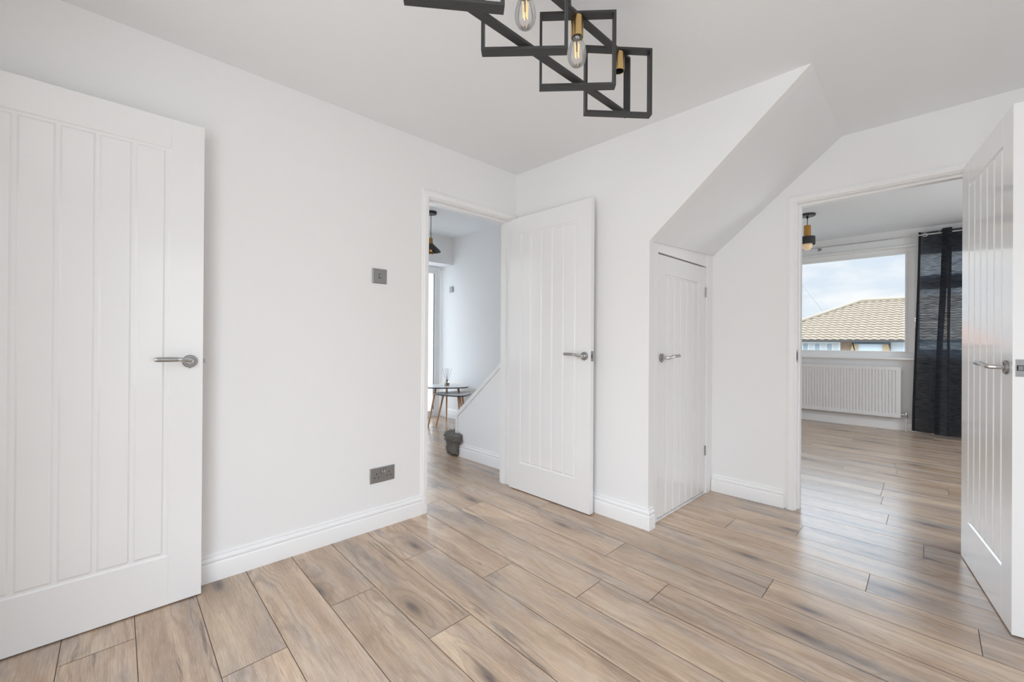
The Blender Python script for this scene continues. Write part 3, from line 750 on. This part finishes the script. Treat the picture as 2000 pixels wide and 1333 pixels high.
def tri_top(bm, cx, cy, z, r, rot, t=0.016, mi0=0, mi1=1):
    n = 60; V0, V1 = [], []
    for i in range(n):
        a = 2 * PI * i / n
        rr = r * (1 + 0.13 * math.cos(3 * a) + 0.02 * math.cos(6 * a))
        p = (cx + rr * math.cos(a + rot), cy + rr * math.sin(a + rot))
        V0.append(bm.verts.new((p[0], p[1], z))); V1.append(bm.verts.new((cx + (p[0] - cx) * 0.975, cy + (p[1] - cy) * 0.975, z - t)))
    bm.faces.new(V0).material_index = mi0; bm.faces.new(V1[::-1]).material_index = mi1
    for i in range(n): bm.faces.new((V0[i], V0[(i + 1) % n], V1[(i + 1) % n], V1[i])).material_index = mi1
def nest_table(cx, cy, z, r, rot, label):
    t = empty('side_table', (cx, cy, 0)); tag(t, label, 'side table', 'nest of two side tables in the hall')
    inv = Matrix.Translation(-Vector(t.location))
    bm = new_bm(); tri_top(bm, cx, cy, z, r, rot); o = link('table_top', bm, [M_TABTOP, M_TABEDGE]); o.parent = t; o.matrix_parent_inverse = inv
    for k in range(3):
        a = rot + k * 2 * PI / 3; d = Vector((math.cos(a), math.sin(a), 0))
        p0 = Vector((cx, cy, z - 0.016)) + d * r * 0.62; p1 = Vector((cx, cy, 0.0)) + d * r * 1.02
        bm = new_bm(); tube(bm, [p0 - Vector((0, 0, 0.0)), p0.lerp(p1, 0.05), p1], [0.015, 0.014, 0.0095], 14)
        o = link('leg', bm, M_WOODLEG, smooth=True); o.parent = t; o.matrix_parent_inverse = inv
        bm = new_bm(); lathe(bm, [(0.02, z - 0.016), (0.02, z - 0.026)], (p0.x, p0.y, 0), 'z', 16); o2 = link('leg_bracket', bm, M_DARK, o); o2.matrix_parent_inverse = Matrix.Identity(4)
    return t
nest_table(-4.60, 3.315, 0.500, 0.262, math.radians(25), 'taller grey-topped side table with beech legs in the hall, holding a reed diffuser')
nest_table(-4.42, 3.305, 0.420, 0.228, math.radians(-18), 'lower grey-topped side table with beech legs tucked under the taller one')
# reed diffuser
df = empty('reed_diffuser', (-4.60, 3.315, 0.500)); tag(df, 'small clear glass reed diffuser standing on the taller hall table', 'reed diffuser')
bm = new_bm(); box(bm, -0.024, -0.024, 0, 0.024, 0.024, 0.062); link('bottle', bm, glass('diffuser_glass', (0.9, 0.88, 0.84), 1.5), df, bevel=0.005, bseg=3)
bm = new_bm(); box(bm, -0.020, -0.020, 0.004, 0.020, 0.020, 0.035); link('scented_oil', bm, mat('scented_oil', (214, 190, 158), 0.2), df)
bm = new_bm(); lathe(bm, [(0.0125, 0.060), (0.0125, 0.080), (0.006, 0.081)], (0, 0, 0), 'z', 20); link('collar', bm, mat('silver_collar', 150, 0.4, 0.8), df, smooth=True)
for k, (dx, dy) in enumerate(((-0.06, -0.03), (-0.035, 0.02), (-0.01, -0.02), (0.03, 0.01), (0.055, 0.035), (0.045, -0.02))):
    bm = new_bm(); tube(bm, [(dx * 0.02, dy * 0.02, 0.02), (dx, dy, 0.225)], 0.0018, 6); link('reed', bm, mat('reed', 110, 0.8) if k == 0 else bpy.data.materials['reed'], df)

# hall pendant
hp = empty('pendant_light', (-4.047, 2.689, H2)); tag(hp, 'black cone pendant light with amber bulb hanging in the hall', 'pendant light')
bm = new_bm(); lathe(bm, [(0.062, 0), (0.062, -0.022), (0.056, -0.028), (0.0, -0.028)], seg=32); link('ceiling_rose', bm, M_BLACKMETAL, hp, smooth=True)
bm = new_bm(); tube(bm, [(0, 0, -0.025), (0, 0, -0.30)], 0.0032, 8); link('cord', bm, M_DARK, hp)
bm = new_bm(); lathe(bm, [(0.006, -0.285), (0.018, -0.29), (0.020, -0.30), (0.020, -0.335), (0.024, -0.34), (0.024, -0.352), (0.0, -0.352)], seg=24); link('lamp_holder', bm, mat('antique_brass', (172, 132, 74), 0.4, 0.9), hp, smooth=True)
bm = new_bm(); lathe(bm, [(0.022, -0.350), (0.030, -0.356), (0.108, -0.432), (0.110, -0.440), (0.107, -0.440), (0.105, -0.433), (0.029, -0.360), (0.022, -0.354)], seg=40); link('lamp_shade', bm, M_BLACKMETAL, hp, smooth=True)
bm = new_bm(); lathe(bm, [(0.014, -0.352), (0.016, -0.375), (0.026, -0.40), (0.032, -0.425), (0.032, -0.445), (0.022, -0.468), (0.0, -0.476)], seg=28)
bb = link('bulb', bm, M_AMBER, hp, smooth=True)
for k in range(4):
    a = k * PI / 2; bm = new_bm(); tube(bm, [(0.006 * math.cos(a), 0.006 * math.sin(a), -0.37), (0.012 * math.cos(a), 0.012 * math.sin(a), -0.44)], 0.0018, 6); link('filament', bm, M_FIL, bb)
# thermostat
bm = new_bm(); box(bm, -4.955, 3.600, 1.755, -4.885, 3.62, 1.838)
th = link('thermostat', bm, mat('pale_grey_plastic', 178, 0.5), bevel=0.004); tag(th, 'small pale grey wall sensor beside the front door', 'wall sensor')

# ------------------------------------------------------------------ lounge window, sill
YW = 7.30
FRM = [(0, 0)]
wroot = None
def rect_ring(bm, x0, x1, z0, z1, w, ya, yb, mi=0):
    box(bm, x0, ya, z0, x0 + w, yb, z1, mi); box(bm, x1 - w, ya, z0, x1, yb, z1, mi)
    box(bm, x0 + w, ya, z0, x1 - w, yb, z0 + w, mi); box(bm, x0 + w, ya, z1 - w, x1 - w, yb, z1, mi)
bm = new_bm()
rect_ring(bm, WX0, WX1, WZ0 + 0.02, WZ1, 0.06, YW, YW + 0.07)
box(bm, -0.425, YW, WZ0 + 0.08, -0.362, YW + 0.07, WZ1 - 0.06)
win = structure('window_1', bm, M_UPVC, 'white framed lounge window looking out on a tiled roof', 'window', bevel=0.003)
bm = new_bm(); rect_ring(bm, WX0 + 0.058, -0.423, WZ0 + 0.078, WZ1 - 0.058, 0.022, YW - 0.008, YW + 0.03); link('glazing_bead', bm, M_UPVC, win, bevel=0.004)
bm = new_bm(); rect_ring(bm, -0.364, WX1 - 0.058, WZ0 + 0.078, 1.800, 0.055, YW - 0.022, YW + 0.03); cs = link('sash', bm, M_UPVC, win, bevel=0.006)
bm = new_bm(); rect_ring(bm, -0.364, WX1 - 0.058, 1.860, WZ1 - 0.058, 0.055, YW - 0.022, YW + 0.03); link('sash', bm, M_UPVC, win, bevel=0.006)
bm = new_bm(); box(bm, -0.364, YW, 1.795, WX1 - 0.058, YW + 0.06, 1.865); link('transom', bm, M_UPVC, win)
bm = new_bm(); box(bm, WX0 + 0.06, YW + 0.02, WZ0 + 0.08, -0.425, YW + 0.026, WZ1 - 0.06); link('pane', bm, M_GLASS, win)
bm = new_bm(); box(bm, -0.31, YW + 0.012, WZ0 + 0.13, WX1 - 0.11, YW + 0.018, 1.75); link('pane', bm, M_GLASS, win)
bm = new_bm(); box(bm, -0.31, YW + 0.012, 1.91, WX1 - 0.11, YW + 0.018, WZ1 - 0.11); link('pane', bm, M_GLASS, win)
bm = new_bm()
box(bm, -0.352, YW - 0.030, 1.34, -0.334, YW - 0.022, 1.40); tube(bm, [(-0.343, YW - 0.03, 1.385), (-0.343, YW - 0.055, 1.385), (-0.343, YW - 0.058, 1.36), (-0.350, YW - 0.054, 1.27)], 0.007, 10)
link('window_handle', bm, M_CHROME, win, smooth=True)
bm = new_bm(); box(bm, WX0 - 0.02, 7.205, WZ0 - 0.005, WX1 + 0.02, YW + 0.01, WZ0 + 0.022); link('window_sill', bm, M_TRIM, win, bevel=0.006)
bm = new_bm(); box(bm, WX0 - 0.01, 7.235, WZ1 + 0.005, WX1 + 0.01, YW + 0.01, WZ1 + 0.024); link('head_trim', bm, M_TRIM, win, bevel=0.006)
# unseen open frames added where the fill lamps shine in
def simple_window(name, label, axis, c, a0, a1, z0, z1, t=0.05):
    f = (lambda a, z, d: (c + d, a, z)) if axis == 'x' else (lambda a, z, d: (a, c + d, z))
    bm = new_bm()
    for (p0, p1, q0, q1) in ((a0, a0 + t, z0, z1), (a1 - t, a1, z0, z1), (a0 + t, a1 - t, z0, z0 + t), (a0 + t, a1 - t, z1 - t, z1), ((a0 + a1) / 2 - t / 2, (a0 + a1) / 2 + t / 2, z0 + t, z1 - t)):
        A_ = f(p0, q0, 0); B_ = f(p1, q1, 0.05)
        box(bm, min(A_[0], B_[0]), min(A_[1], B_[1]), q0, max(A_[0], B_[0]), max(A_[1], B_[1]), q1)
    return structure(name, bm, M_UPVC)
simple_window('added_window_2', '', 'y', YS - 0.10, -1.35, 0.35, 0.1, 2.2)
simple_window('added_window_3', '', 'x', XE, 0.2, 1.8, 0.65, 2.05)
simple_window('added_window_4', '', 'x', 1.80, 4.1, 6.5, 0.6, 2.1)
simple_window('added_window_5', '', 'y', 0.80, -4.75, -3.25, 0.8, 2.1)

# ------------------------------------------------------------------ radiator
RX0, RX1, RZ0, RZ1, RY = -2.05, -0.474, 0.163, 0.790, 7.172
rad = empty('radiator', ((RX0 + RX1) / 2, RY, RZ0)); tag(rad, 'long white ribbed panel radiator under the lounge window', 'radiator')
def rch(o): o.parent = rad; o.matrix_parent_inverse = Matrix.Translation(-Vector(rad.location)); return o
bm = new_bm(); nfl = 47; xs = []; margin = 0.028
prof = []
pitch = (RX1 - RX0 - 2 * margin) / nfl
prof.append((RX0, 0.0)); prof.append((RX0 + margin * 0.7, 0.0))
for i in range(nfl):
    x = RX0 + margin + i * pitch
    prof += [(x, 0.0), (x + pitch * 0.12, 0.009), (x + pitch * 0.42, 0.009), (x + pitch * 0.54, 0.0)]
prof += [(RX1 - margin * 0.7, 0.0), (RX1, 0.0)]
zs = [RZ0, RZ0 + 0.035, RZ0 + 0.055, RZ1 - 0.055, RZ1 - 0.035, RZ1]
G = []
for x, d in prof:
    col = []
    for j, z in enumerate(zs):
        dd = d if j in (2, 3) else 0.0
        col.append(bm.verts.new((x, RY + dd, z)))
    G.append(col)
for i in range(len(G) - 1):
    for j in range(len(zs) - 1): bm.faces.new((G[i][j], G[i + 1][j], G[i + 1][j + 1], G[i][j + 1]))
box(bm, RX0, RY + 0.012, RZ0 + 0.003, RX1, RY + 0.016, RZ1 - 0.003)
rch(link('front_panel', bm, M_RAD))
bm = new_bm(); box(bm, RX0 + 0.003, RY + 0.001, RZ1 - 0.004, RX1 - 0.003, RY + 0.058, RZ1 + 0.003); box(bm, RX1 - 0.006, RY + 0.002, RZ0, RX1 + 0.001, RY + 0.058, RZ1)
box(bm, RX0 - 0.001, RY + 0.002, RZ0, RX0 + 0.006, RY + 0.058, RZ1)
rch(link('casing', bm, M_RAD, bevel=0.003))
bm = new_bm(); box(bm, RX0 + 0.02, RY + 0.045, RZ0 + 0.006, RX1 - 0.02, RY + 0.056, RZ1 - 0.02); rch(link('back_panel', bm, M_RAD))
bm = new_bm(); tube(bm, [(RX1, RY + 0.03, RZ0 + 0.04), (RX1 + 0.045, RY + 0.03, RZ0 + 0.04)], 0.009, 12)
lathe(bm, [(0.012, 0.005), (0.015, 0.010), (0.015, 0.055), (0.010, 0.075), (0.006, 0.08)], (RX1 + 0.050, RY + 0.03, RZ0), 'z', 16)
rch(link('valve', bm, M_CHROME, smooth=True))
bm = new_bm(); tube(bm, [(RX1 + 0.050, RY + 0.03, 0.0), (RX1 + 0.050, RY + 0.03, RZ0 + 0.02)], 0.0078, 12); rch(link('pipe', bm, M_RAD, smooth=True))
bm = new_bm(); tube(bm, [(RX1, RY + 0.03, 0.735), (RX1 + 0.022, RY + 0.03, 0.735)], 0.007, 10); rch(link('bleed_valve', bm, M_CHROME, smooth=True))

# ------------------------------------------------------------------ curtain pole and curtain
YP = 7.165; ZP = 2.392
bm = new_bm(); tube(bm, [(-2.385, YP, ZP), (0.75, YP, ZP)], 0.0085, 16)
cp = link('curtain_pole', bm, mat('silver_pole', 205, 0.25, 0.9), smooth=True); tag(cp, 'thin silver curtain pole above the lounge window', 'curtain pole')
for x in (-1.325, 0.60, -2.30):
    bm = new_bm(); box(bm, x - 0.005, YP - 0.004, ZP - 0.014, x + 0.005, Y7, ZP - 0.007); tube(bm, [(x, YP, ZP - 0.012), (x, YP, ZP - 0.05)], 0.004, 8)
    lathe(bm, [(0.02, 0), (0.02, -0.006)], (x, Y7, ZP - 0.01), 'y', 16); link('bracket', bm, M_STEEL, cp)
def curtain_material():
    m = bpy.data.materials.new('black_slub_curtain'); m.use_nodes = True; nt = m.node_tree; N = nt.nodes; L = nt.links
    b = N['Principled BSDF']; out = N['Material Output']
    t = N.new('ShaderNodeTexCoord'); mp = N.new('ShaderNodeMapping'); mp.inputs['Scale'].default_value = (14, 14, 330)
    n = N.new('ShaderNodeTexNoise'); n.inputs['Scale'].default_value = 1; n.inputs['Detail'].default_value = 3
    L.new(t.outputs['Object'], mp.inputs[0]); L.new(mp.outputs[0], n.inputs['Vector'])
    r = N.new('ShaderNodeValToRGB'); r.color_ramp.elements[0].position = 0.38; r.color_ramp.elements[1].position = 0.62
    r.color_ramp.elements[0].color = (*lin((16, 18, 22)), 1); r.color_ramp.elements[1].color = (*lin((34, 38, 45)), 1)
    L.new(n.outputs['Fac'], r.inputs['Fac']); L.new(r.outputs[0], b.inputs['Base Color'])
    b.inputs['Roughness'].default_value = 0.75; b.inputs['Sheen Weight'].default_value = 0.15
    tr = N.new('ShaderNodeBsdfTranslucent'); r2 = N.new('ShaderNodeValToRGB'); L.new(n.outputs['Fac'], r2.inputs['Fac'])
    r2.color_ramp.elements[0].position = 0.36; r2.color_ramp.elements[1].position = 0.64
    r2.color_ramp.elements[0].color = (*lin((46, 52, 60)), 1); r2.color_ramp.elements[1].color = (*lin((118, 128, 142)), 1)
    L.new(r2.outputs[0], tr.inputs['Color'])
    mx = N.new('ShaderNodeMixShader'); mx.inputs[0].default_value = 0.42
    L.new(b.outputs[0], mx.inputs[1]); L.new(tr.outputs[0], mx.inputs[2])
    tp = N.new('ShaderNodeBsdfTransparent'); mx2 = N.new('ShaderNodeMixShader'); r3 = N.new('ShaderNodeMapRange')
    r3.inputs['From Min'].default_value = 0.36; r3.inputs['From Max'].default_value = 0.66; r3.inputs['To Min'].default_value = 0.02; r3.inputs['To Max'].default_value = 0.26
    L.new(n.outputs['Fac'], r3.inputs['Value']); L.new(r3.outputs['Result'], mx2.inputs[0])
    L.new(mx.outputs[0], mx2.inputs[1]); L.new(tp.outputs[0], mx2.inputs[2]); L.new(mx2.outputs[0], out.inputs['Surface'])
    return m
M_CURT = curtain_material()
ck = empty('curtain', (-0.1, YP, 0.02)); tag(ck, 'long black eyelet curtain hanging at the right of the lounge window', 'curtain')
def cch(o): o.parent = ck; o.matrix_parent_inverse = Matrix.Translation(-Vector(ck.location)); return o
# plan of the folds: (x, y) at the top and at the floor
TOPC = [(-0.318, 7.180), (-0.305, 7.205), (-0.25, 7.213), (-0.18, 7.212), (-0.115, 7.205), (-0.070, 7.185), (-0.062, 7.150), (-0.108, 7.118), (-0.112, 7.092), (-0.070, 7.083),
        (-0.034, 7.095), (-0.040, 7.125), (-0.066, 7.160), (-0.045, 7.195), (0.02, 7.212), (0.08, 7.212), (0.125, 7.190), (0.128, 7.155), (0.085, 7.120), (0.085, 7.092), (0.125, 7.083),
        (0.158, 7.098), (0.148, 7.130), (0.130, 7.165), (0.16, 7.20), (0.24, 7.212), (0.30, 7.20), (0.33, 7.15), (0.36, 7.09), (0.40, 7.10), (0.42, 7.17), (0.50, 7.21)]
BOTC = [(-0.365, 7.150), (-0.340, 7.165), (-0.300, 7.160), (-0.25, 7.140), (-0.205, 7.120), (-0.155, 7.125), (-0.130, 7.095), (-0.165, 7.060), (-0.175, 7.020), (-0.120, 7.005),
        (-0.065, 7.010), (-0.055, 7.045), (-0.075, 7.080), (-0.045, 7.090), (-0.005, 7.060), (0.035, 7.040), (0.065, 7.060), (0.075, 7.085), (0.045, 7.050), (0.055, 7.005), (0.10, 6.99),
        (0.14, 7.00), (0.135, 7.045), (0.125, 7.09), (0.16, 7.12), (0.24, 7.13), (0.31, 7.10), (0.34, 7.05), (0.36, 7.0), (0.41, 7.02), (0.43, 7.09), (0.52, 7.13)]
def crom(P, t):
    n = len(P) - 1; i = min(int(t * n), n - 1); f = t * n - i
    p0, p1, p2, p3 = (Vector(P[max(i - 1, 0)]), Vector(P[i]), Vector(P[i + 1]), Vector(P[min(i + 2, n)]))
    return 0.5 * ((2 * p1) + (p2 - p0) * f + (2 * p0 - 5 * p1 + 4 * p2 - p3) * f * f + (3 * p1 - p0 - 3 * p2 + p3) * f ** 3)
bm = new_bm(); NU, NV = 230, 60; G = []
for i in range(NU + 1):
    t = i / NU; col = []
    a = crom(TOPC, t); b_ = crom(BOTC, t)
    for j in range(NV + 1):
        s = j / NV; k = s * s * (3 - 2 * s) * 0.6 + s * 0.4
        p = a.lerp(b_, k)
        p = p + Vector((0.006 * math.sin(9 * t + 5 * s) * s, 0.010 * mnoise.noise(Vector((t * 14, s * 3.0, 0)))))
        zt_ = 2.438 + 0.012 * math.cos((7.19 - a.y) * 25) * (1 if a.y < 7.15 else -0.6)
        zb_ = 0.028 - 0.008 * math.sin(t * 20)
        col.append(bm.verts.new((p.x, p.y, zt_ + (zb_ - zt_) * s)))
    G.append(col)
for i in range(NU):
    for j in range(NV): bm.faces.new((G[i][j], G[i + 1][j], G[i + 1][j + 1], G[i][j + 1]))
fab = cch(link('fabric', bm, M_CURT, smooth=True))
bm = new_bm()
for s, (w_) in (((0), 0.022),):
    pts = []
    for j in range(NV + 1):
        q = j / NV; k = q * q * (3 - 2 * q) * 0.6 + q * 0.4
        a = Vector(TOPC[0]).lerp(Vector(BOTC[0]), k); pts.append((a.x, a.y - 0.003, 2.432 + (0.03 - 2.432) * q))
    prev = None
    for p in pts:
        cur = (bm.verts.new((p[0] - 0.001, p[1], p[2])), bm.verts.new((p[0] + 0.020, p[1] + 0.006, p[2])))
        if prev: bm.faces.new((prev[0], prev[1], cur[1], cur[0]))
        prev = cur
hm = cch(link('hem', bm, mat('curtain_hem', (20, 22, 26), 0.8), smooth=True)); md = hm.modifiers.new('thickness', 'SOLIDIFY'); md.thickness = 0.003
for (x, y) in ((-0.262, 7.178), (-0.135, 7.14), (-0.048, 7.15), (0.09, 7.16)):
    bm = new_bm(); n = 28; mr = 0.021
    pts = [(x + (0.003 if True else 0) * 0 + mr * math.cos(2 * PI * i / n) * (0.95 if x < -0.2 else 0.25), y - 0.0 + (0 if x < -0.2 else mr * 0.9 * math.cos(2 * PI * i / n)), ZP - 0.0 + mr * math.sin(2 * PI * i / n)) for i in range(n + 1)]
    tube(bm, pts, 0.0042, 10, caps=False); cch(link('eyelet', bm, M_CHROME, smooth=True))

# lounge pendant
lp = empty('pendant_light', (-1.148, 5.665, H2)); tag(lp, 'small brass and black pendant light with globe bulb in the lounge', 'pendant light')
bm = new_bm(); lathe(bm, [(0.075, 0), (0.075, -0.018), (0.070, -0.024), (0.0, -0.024)], seg=36); link('ceiling_rose', bm, M_BLACKMETAL, lp, smooth=True)
bm = new_bm(); lathe(bm, [(0.010, -0.024), (0.010, -0.040), (0.004, -0.055), (0.0035, -0.13), (0.0, -0.13)], seg=12); link('cord', bm, M_DARK, lp)
bm = new_bm(); lathe(bm, [(0.008, -0.122), (0.032, -0.124), (0.033, -0.128), (0.033, -0.252), (0.0, -0.252)], seg=32); link('lamp_holder', bm, mat('satin_gold', (196, 148, 78), 0.35, 0.75), lp, smooth=True)
bm = new_bm(); lathe(bm, [(0.03, -0.247), (0.072, -0.250), (0.074, -0.254), (0.074, -0.334), (0.071, -0.334), (0.071, -0.256), (0.03, -0.254)], seg=40); link('lamp_shade', bm, M_BLACKMETAL, lp, smooth=True)
bm = new_bm(); lathe(bm, [(0.018, -0.262), (0.03, -0.290), (0.046, -0.320), (0.050, -0.345), (0.046, -0.368), (0.030, -0.388), (0.0, -0.397)], seg=32); link('bulb', bm, M_FROST, lp, smooth=True)

# ------------------------------------------------------------------ outside: neighbouring house across the road
M_TILE = mat('concrete_pantile', (146, 130, 112), 0.9, bump=((6, 6, 6), 0.1, 0.01), var=0.22)
M_RIDGE = mat('ridge_tile', (160, 146, 128), 0.9, var=0.15)
M_BRICK = bpy.data.materials.new('red_brick'); M_BRICK.use_nodes = True
nt = M_BRICK.node_tree; bt = nt.nodes.new('ShaderNodeTexBrick'); tcx = nt.nodes.new('ShaderNodeTexCoord'); mpx = nt.nodes.new('ShaderNodeMapping')
mpx.inputs['Rotation'].default_value = (PI / 2, 0, 0); mpx.inputs['Scale'].default_value = (4.4, 4.4, 4.4)
bt.inputs['Color1'].default_value = (*lin((160, 126, 104)), 1); bt.inputs['Color2'].default_value = (*lin((178, 148, 124)), 1); bt.inputs['Mortar'].default_value = (*lin((190, 176, 158)), 1)
bt.inputs['Scale'].default_value = 1.0; bt.inputs['Brick Width'].default_value = 1.0; bt.inputs['Row Height'].default_value = 0.33; bt.inputs['Mortar Size'].default_value = 0.04
nt.links.new(tcx.outputs['Object'], mpx.inputs[0]); nt.links.new(mpx.outputs[0], bt.inputs['Vector']); nt.links.new(bt.outputs[0], nt.nodes['Principled BSDF'].inputs['Base Color'])
nt.nodes['Principled BSDF'].inputs['Roughness'].default_value = 0.9
M_STONE = mat('honey_stone', (196, 170, 134), 0.9, bump=((9, 9, 9), 0.4, 0.03), var=0.3)
M_RENDER = mat('white_render', (225, 232, 238), 0.8)
M_FASCIA = mat('slate_fascia', (92, 104, 116), 0.6)
M_GUTTER = mat('black_gutter', (70, 66, 64), 0.6)
M_GLASSDARK = mat('far_window_glass', (170, 182, 190), 0.15)
M_NET = mat('net_curtain', (214, 216, 214), 0.9)
hs = empty('neighbouring_house', (-3, 28, -1.2)); tag(hs, 'bungalow across the road with a hipped tan pantile roof', 'house')
def hch(o): o.parent = hs; o.matrix_parent_inverse = Matrix.Translation(-Vector(hs.location)); return o
EY, EZ, RYY, RZZ = 25.75, 1.215, 30.0, 3.345; HX0 = -7.95; RX_ = -3.575; HX1 = 4.5
def slope_pt(x, s): return (x, EY + (RYY - EY) * s, EZ + (RZZ - EZ) * s)
bm = new_bm(); rows = 17; ncol = 330
up_ = Vector((0, -(RZZ - EZ), (RYY - EY))).normalized()
for r_ in range(rows):
    s0, s1 = r_ / rows, (r_ + 1) / rows + 0.012
    prevv = None
    for c_ in range(ncol + 1):
        x = HX0 + (HX1 - HX0) * c_ / ncol
        lim = HX0 + (RX_ - HX0) * (r_ + 0.5) / rows
        if x < lim: prevv = None; continue
        w_ = 0.022 * math.sin(2 * PI * x / 0.30) + 0.006 * math.sin(4 * PI * x / 0.30 + 1)
        A_ = Vector(slope_pt(x, s0)) + up_ * (0.050 + w_); B_ = Vector(slope_pt(x, min(s1, 1.0))) + up_ * (0.006 + w_)
        C_ = Vector(slope_pt(x, s0)) + up_ * (w_ * 0.4 - 0.01)
        cur = (bm.verts.new(C_), bm.verts.new(A_), bm.verts.new(B_))
        if prevv:
            bm.faces.new((prevv[0], cur[0], cur[1], prevv[1])); bm.faces.new((prevv[1], cur[1], cur[2], prevv[2]))
        prevv = cur
hch(link('roof', bm, M_TILE))
bm = new_bm()       # solid roof body behind the tiles
P_ = [(HX0, EY, EZ), (HX1, EY, EZ), (HX1, 34.2, EZ), (HX0, 34.2, EZ), (RX_, RYY, RZZ), (HX1, RYY, RZZ)]
vs = [bm.verts.new((p[0], p[1], p[2] - 0.02)) for p in P_]
for q in ((0, 1, 5, 4), (0, 4, 3), (3, 4, 5, 2), (1, 2, 5), (0, 3, 2, 1)): bm.faces.new([vs[i] for i in q])
hch(link('roof_side', bm, M_TILE))
bm = new_bm(); tube(bm, [(HX0, EY, EZ + 0.05), (RX_, RYY, RZZ + 0.03), (HX1, RYY, RZZ + 0.03)], 0.11, 10); hch(link('ridge', bm, M_RIDGE, smooth=True))
bm = new_bm(); box(bm, HX0, EY - 0.10, EZ - 0.09, HX1, EY + 0.02, EZ + 0.0); hch(link('gutter', bm, M_GUTTER))
bm = new_bm(); box(bm, HX0 + 0.4, 26.3, -1.5, HX1 - 0.3, 33.8, EZ - 0.05); hch(link('wall', bm, M_BRICK))
bm = new_bm(); box(bm, -2.08, 26.26, -1.5, HX1 - 0.4, 26.31, EZ - 0.08); hch(link('rendered_wall', bm, M_RENDER))
bm = new_bm(); box(bm, -7.4, 26.2, -0.3, -3.93, 26.3, EZ - 0.10); wf = hch(link('window', bm, M_UPVC))
for i in range(9):
    xa = -3.99 - (i + 1) * 0.25 * 1.0; 
    bm = new_bm(); box(bm, xa + 0.03, 26.18, 0.2, xa + 0.22, 26.195, 1.03); 
    o = hch(link('window_pane', bm, M_GLASSDARK if i % 2 else M_NET))
bm = new_bm(); box(bm, -3.25, 26.14, -1.4, -2.35, 26.22, 1.10); hch(link('garage_door', bm, M_RENDER))
bm = new_bm(); box(bm, -3.42, 26.02, 1.03, -2.12, 26.26, 1.15); hch(link('fascia', bm, M_FASCIA, bevel=0.02))
bm = new_bm()
prism(bm, [(-3.62, 0.2), (-3.25, 0.2), (-3.25, 1.04), (-3.47, 1.12), (-3.42, 1.15)], lambda p, q, d: (p, d, q), 26.05, 26.24); hch(link('stone_pier', bm, M_STONE))
bm = new_bm()
prism(bm, [(-2.34, 0.2), (-1.95, 0.2), (-2.17, 1.08), (-2.34, 1.06)], lambda p, q, d: (p, d, q), 26.05, 26.24); hch(link('stone_pier', bm, M_STONE))
# farther roofs, chimney, aerial, wire
h2 = empty('distant_house', (-11, 44, -1)); tag(h2, 'distant red-roofed house with a chimney and aerial behind the bungalow', 'house')
def h2c(o): o.parent = h2; o.matrix_parent_inverse = Matrix.Translation(-Vector(h2.location)); return o
M_RED = mat('red_tile', (160, 118, 104), 0.9, var=0.15)
bm = new_bm(); P_ = [(-16.5, 42, 1.0), (-8.05, 42, 1.0), (-8.05, 48, 1.0), (-16.5, 48, 1.0), (-14, 45, 3.05), (-9.35, 45, 3.05)]
vs = [bm.verts.new(p) for p in P_]
for q in ((0, 1, 5, 4), (0, 4, 3), (3, 4, 5, 2), (1, 2, 5), (0, 3, 2, 1)): bm.faces.new([vs[i] for i in q])
h2c(link('roof', bm, M_RED))
bm = new_bm(); box(bm, -16, 42.4, -1.5, -8.5, 47.6, 1.02); h2c(link('wall', bm, M_BRICK))
bm = new_bm(); box(bm, -8.15, 41.2, 0.9, -7.72, 41.9, 2.93); box(bm, -8.19, 41.15, 2.86, -7.68, 41.95, 2.93); h2c(link('chimney', bm, M_BRICK))
bm = new_bm(); tube(bm, [(-7.95, 41.5, 2.9), (-7.95, 41.5, 3.35)], 0.02, 6); tube(bm, [(-8.25, 41.5, 3.30), (-7.6, 41.5, 3.27)], 0.018, 6); h2c(link('aerial', bm, M_STEEL))
bm = new_bm(); tube(bm, [(-18, 60, 13.5), (-9.5, 45, 6.2), (-5.4, 30.5, 2.9)], 0.009, 5)
tag(link('overhead_wire', bm, M_GUTTER), 'thin telephone wire slanting down across the sky', 'wire')
bm = new_bm(); box(bm, -60, -30, -1.6, 60, 90, -1.5)
tag(link('ground', bm, mat('pale_road', (150, 150, 146), 0.9)), 'grey road and ground outside the window', 'ground', kind='structure')
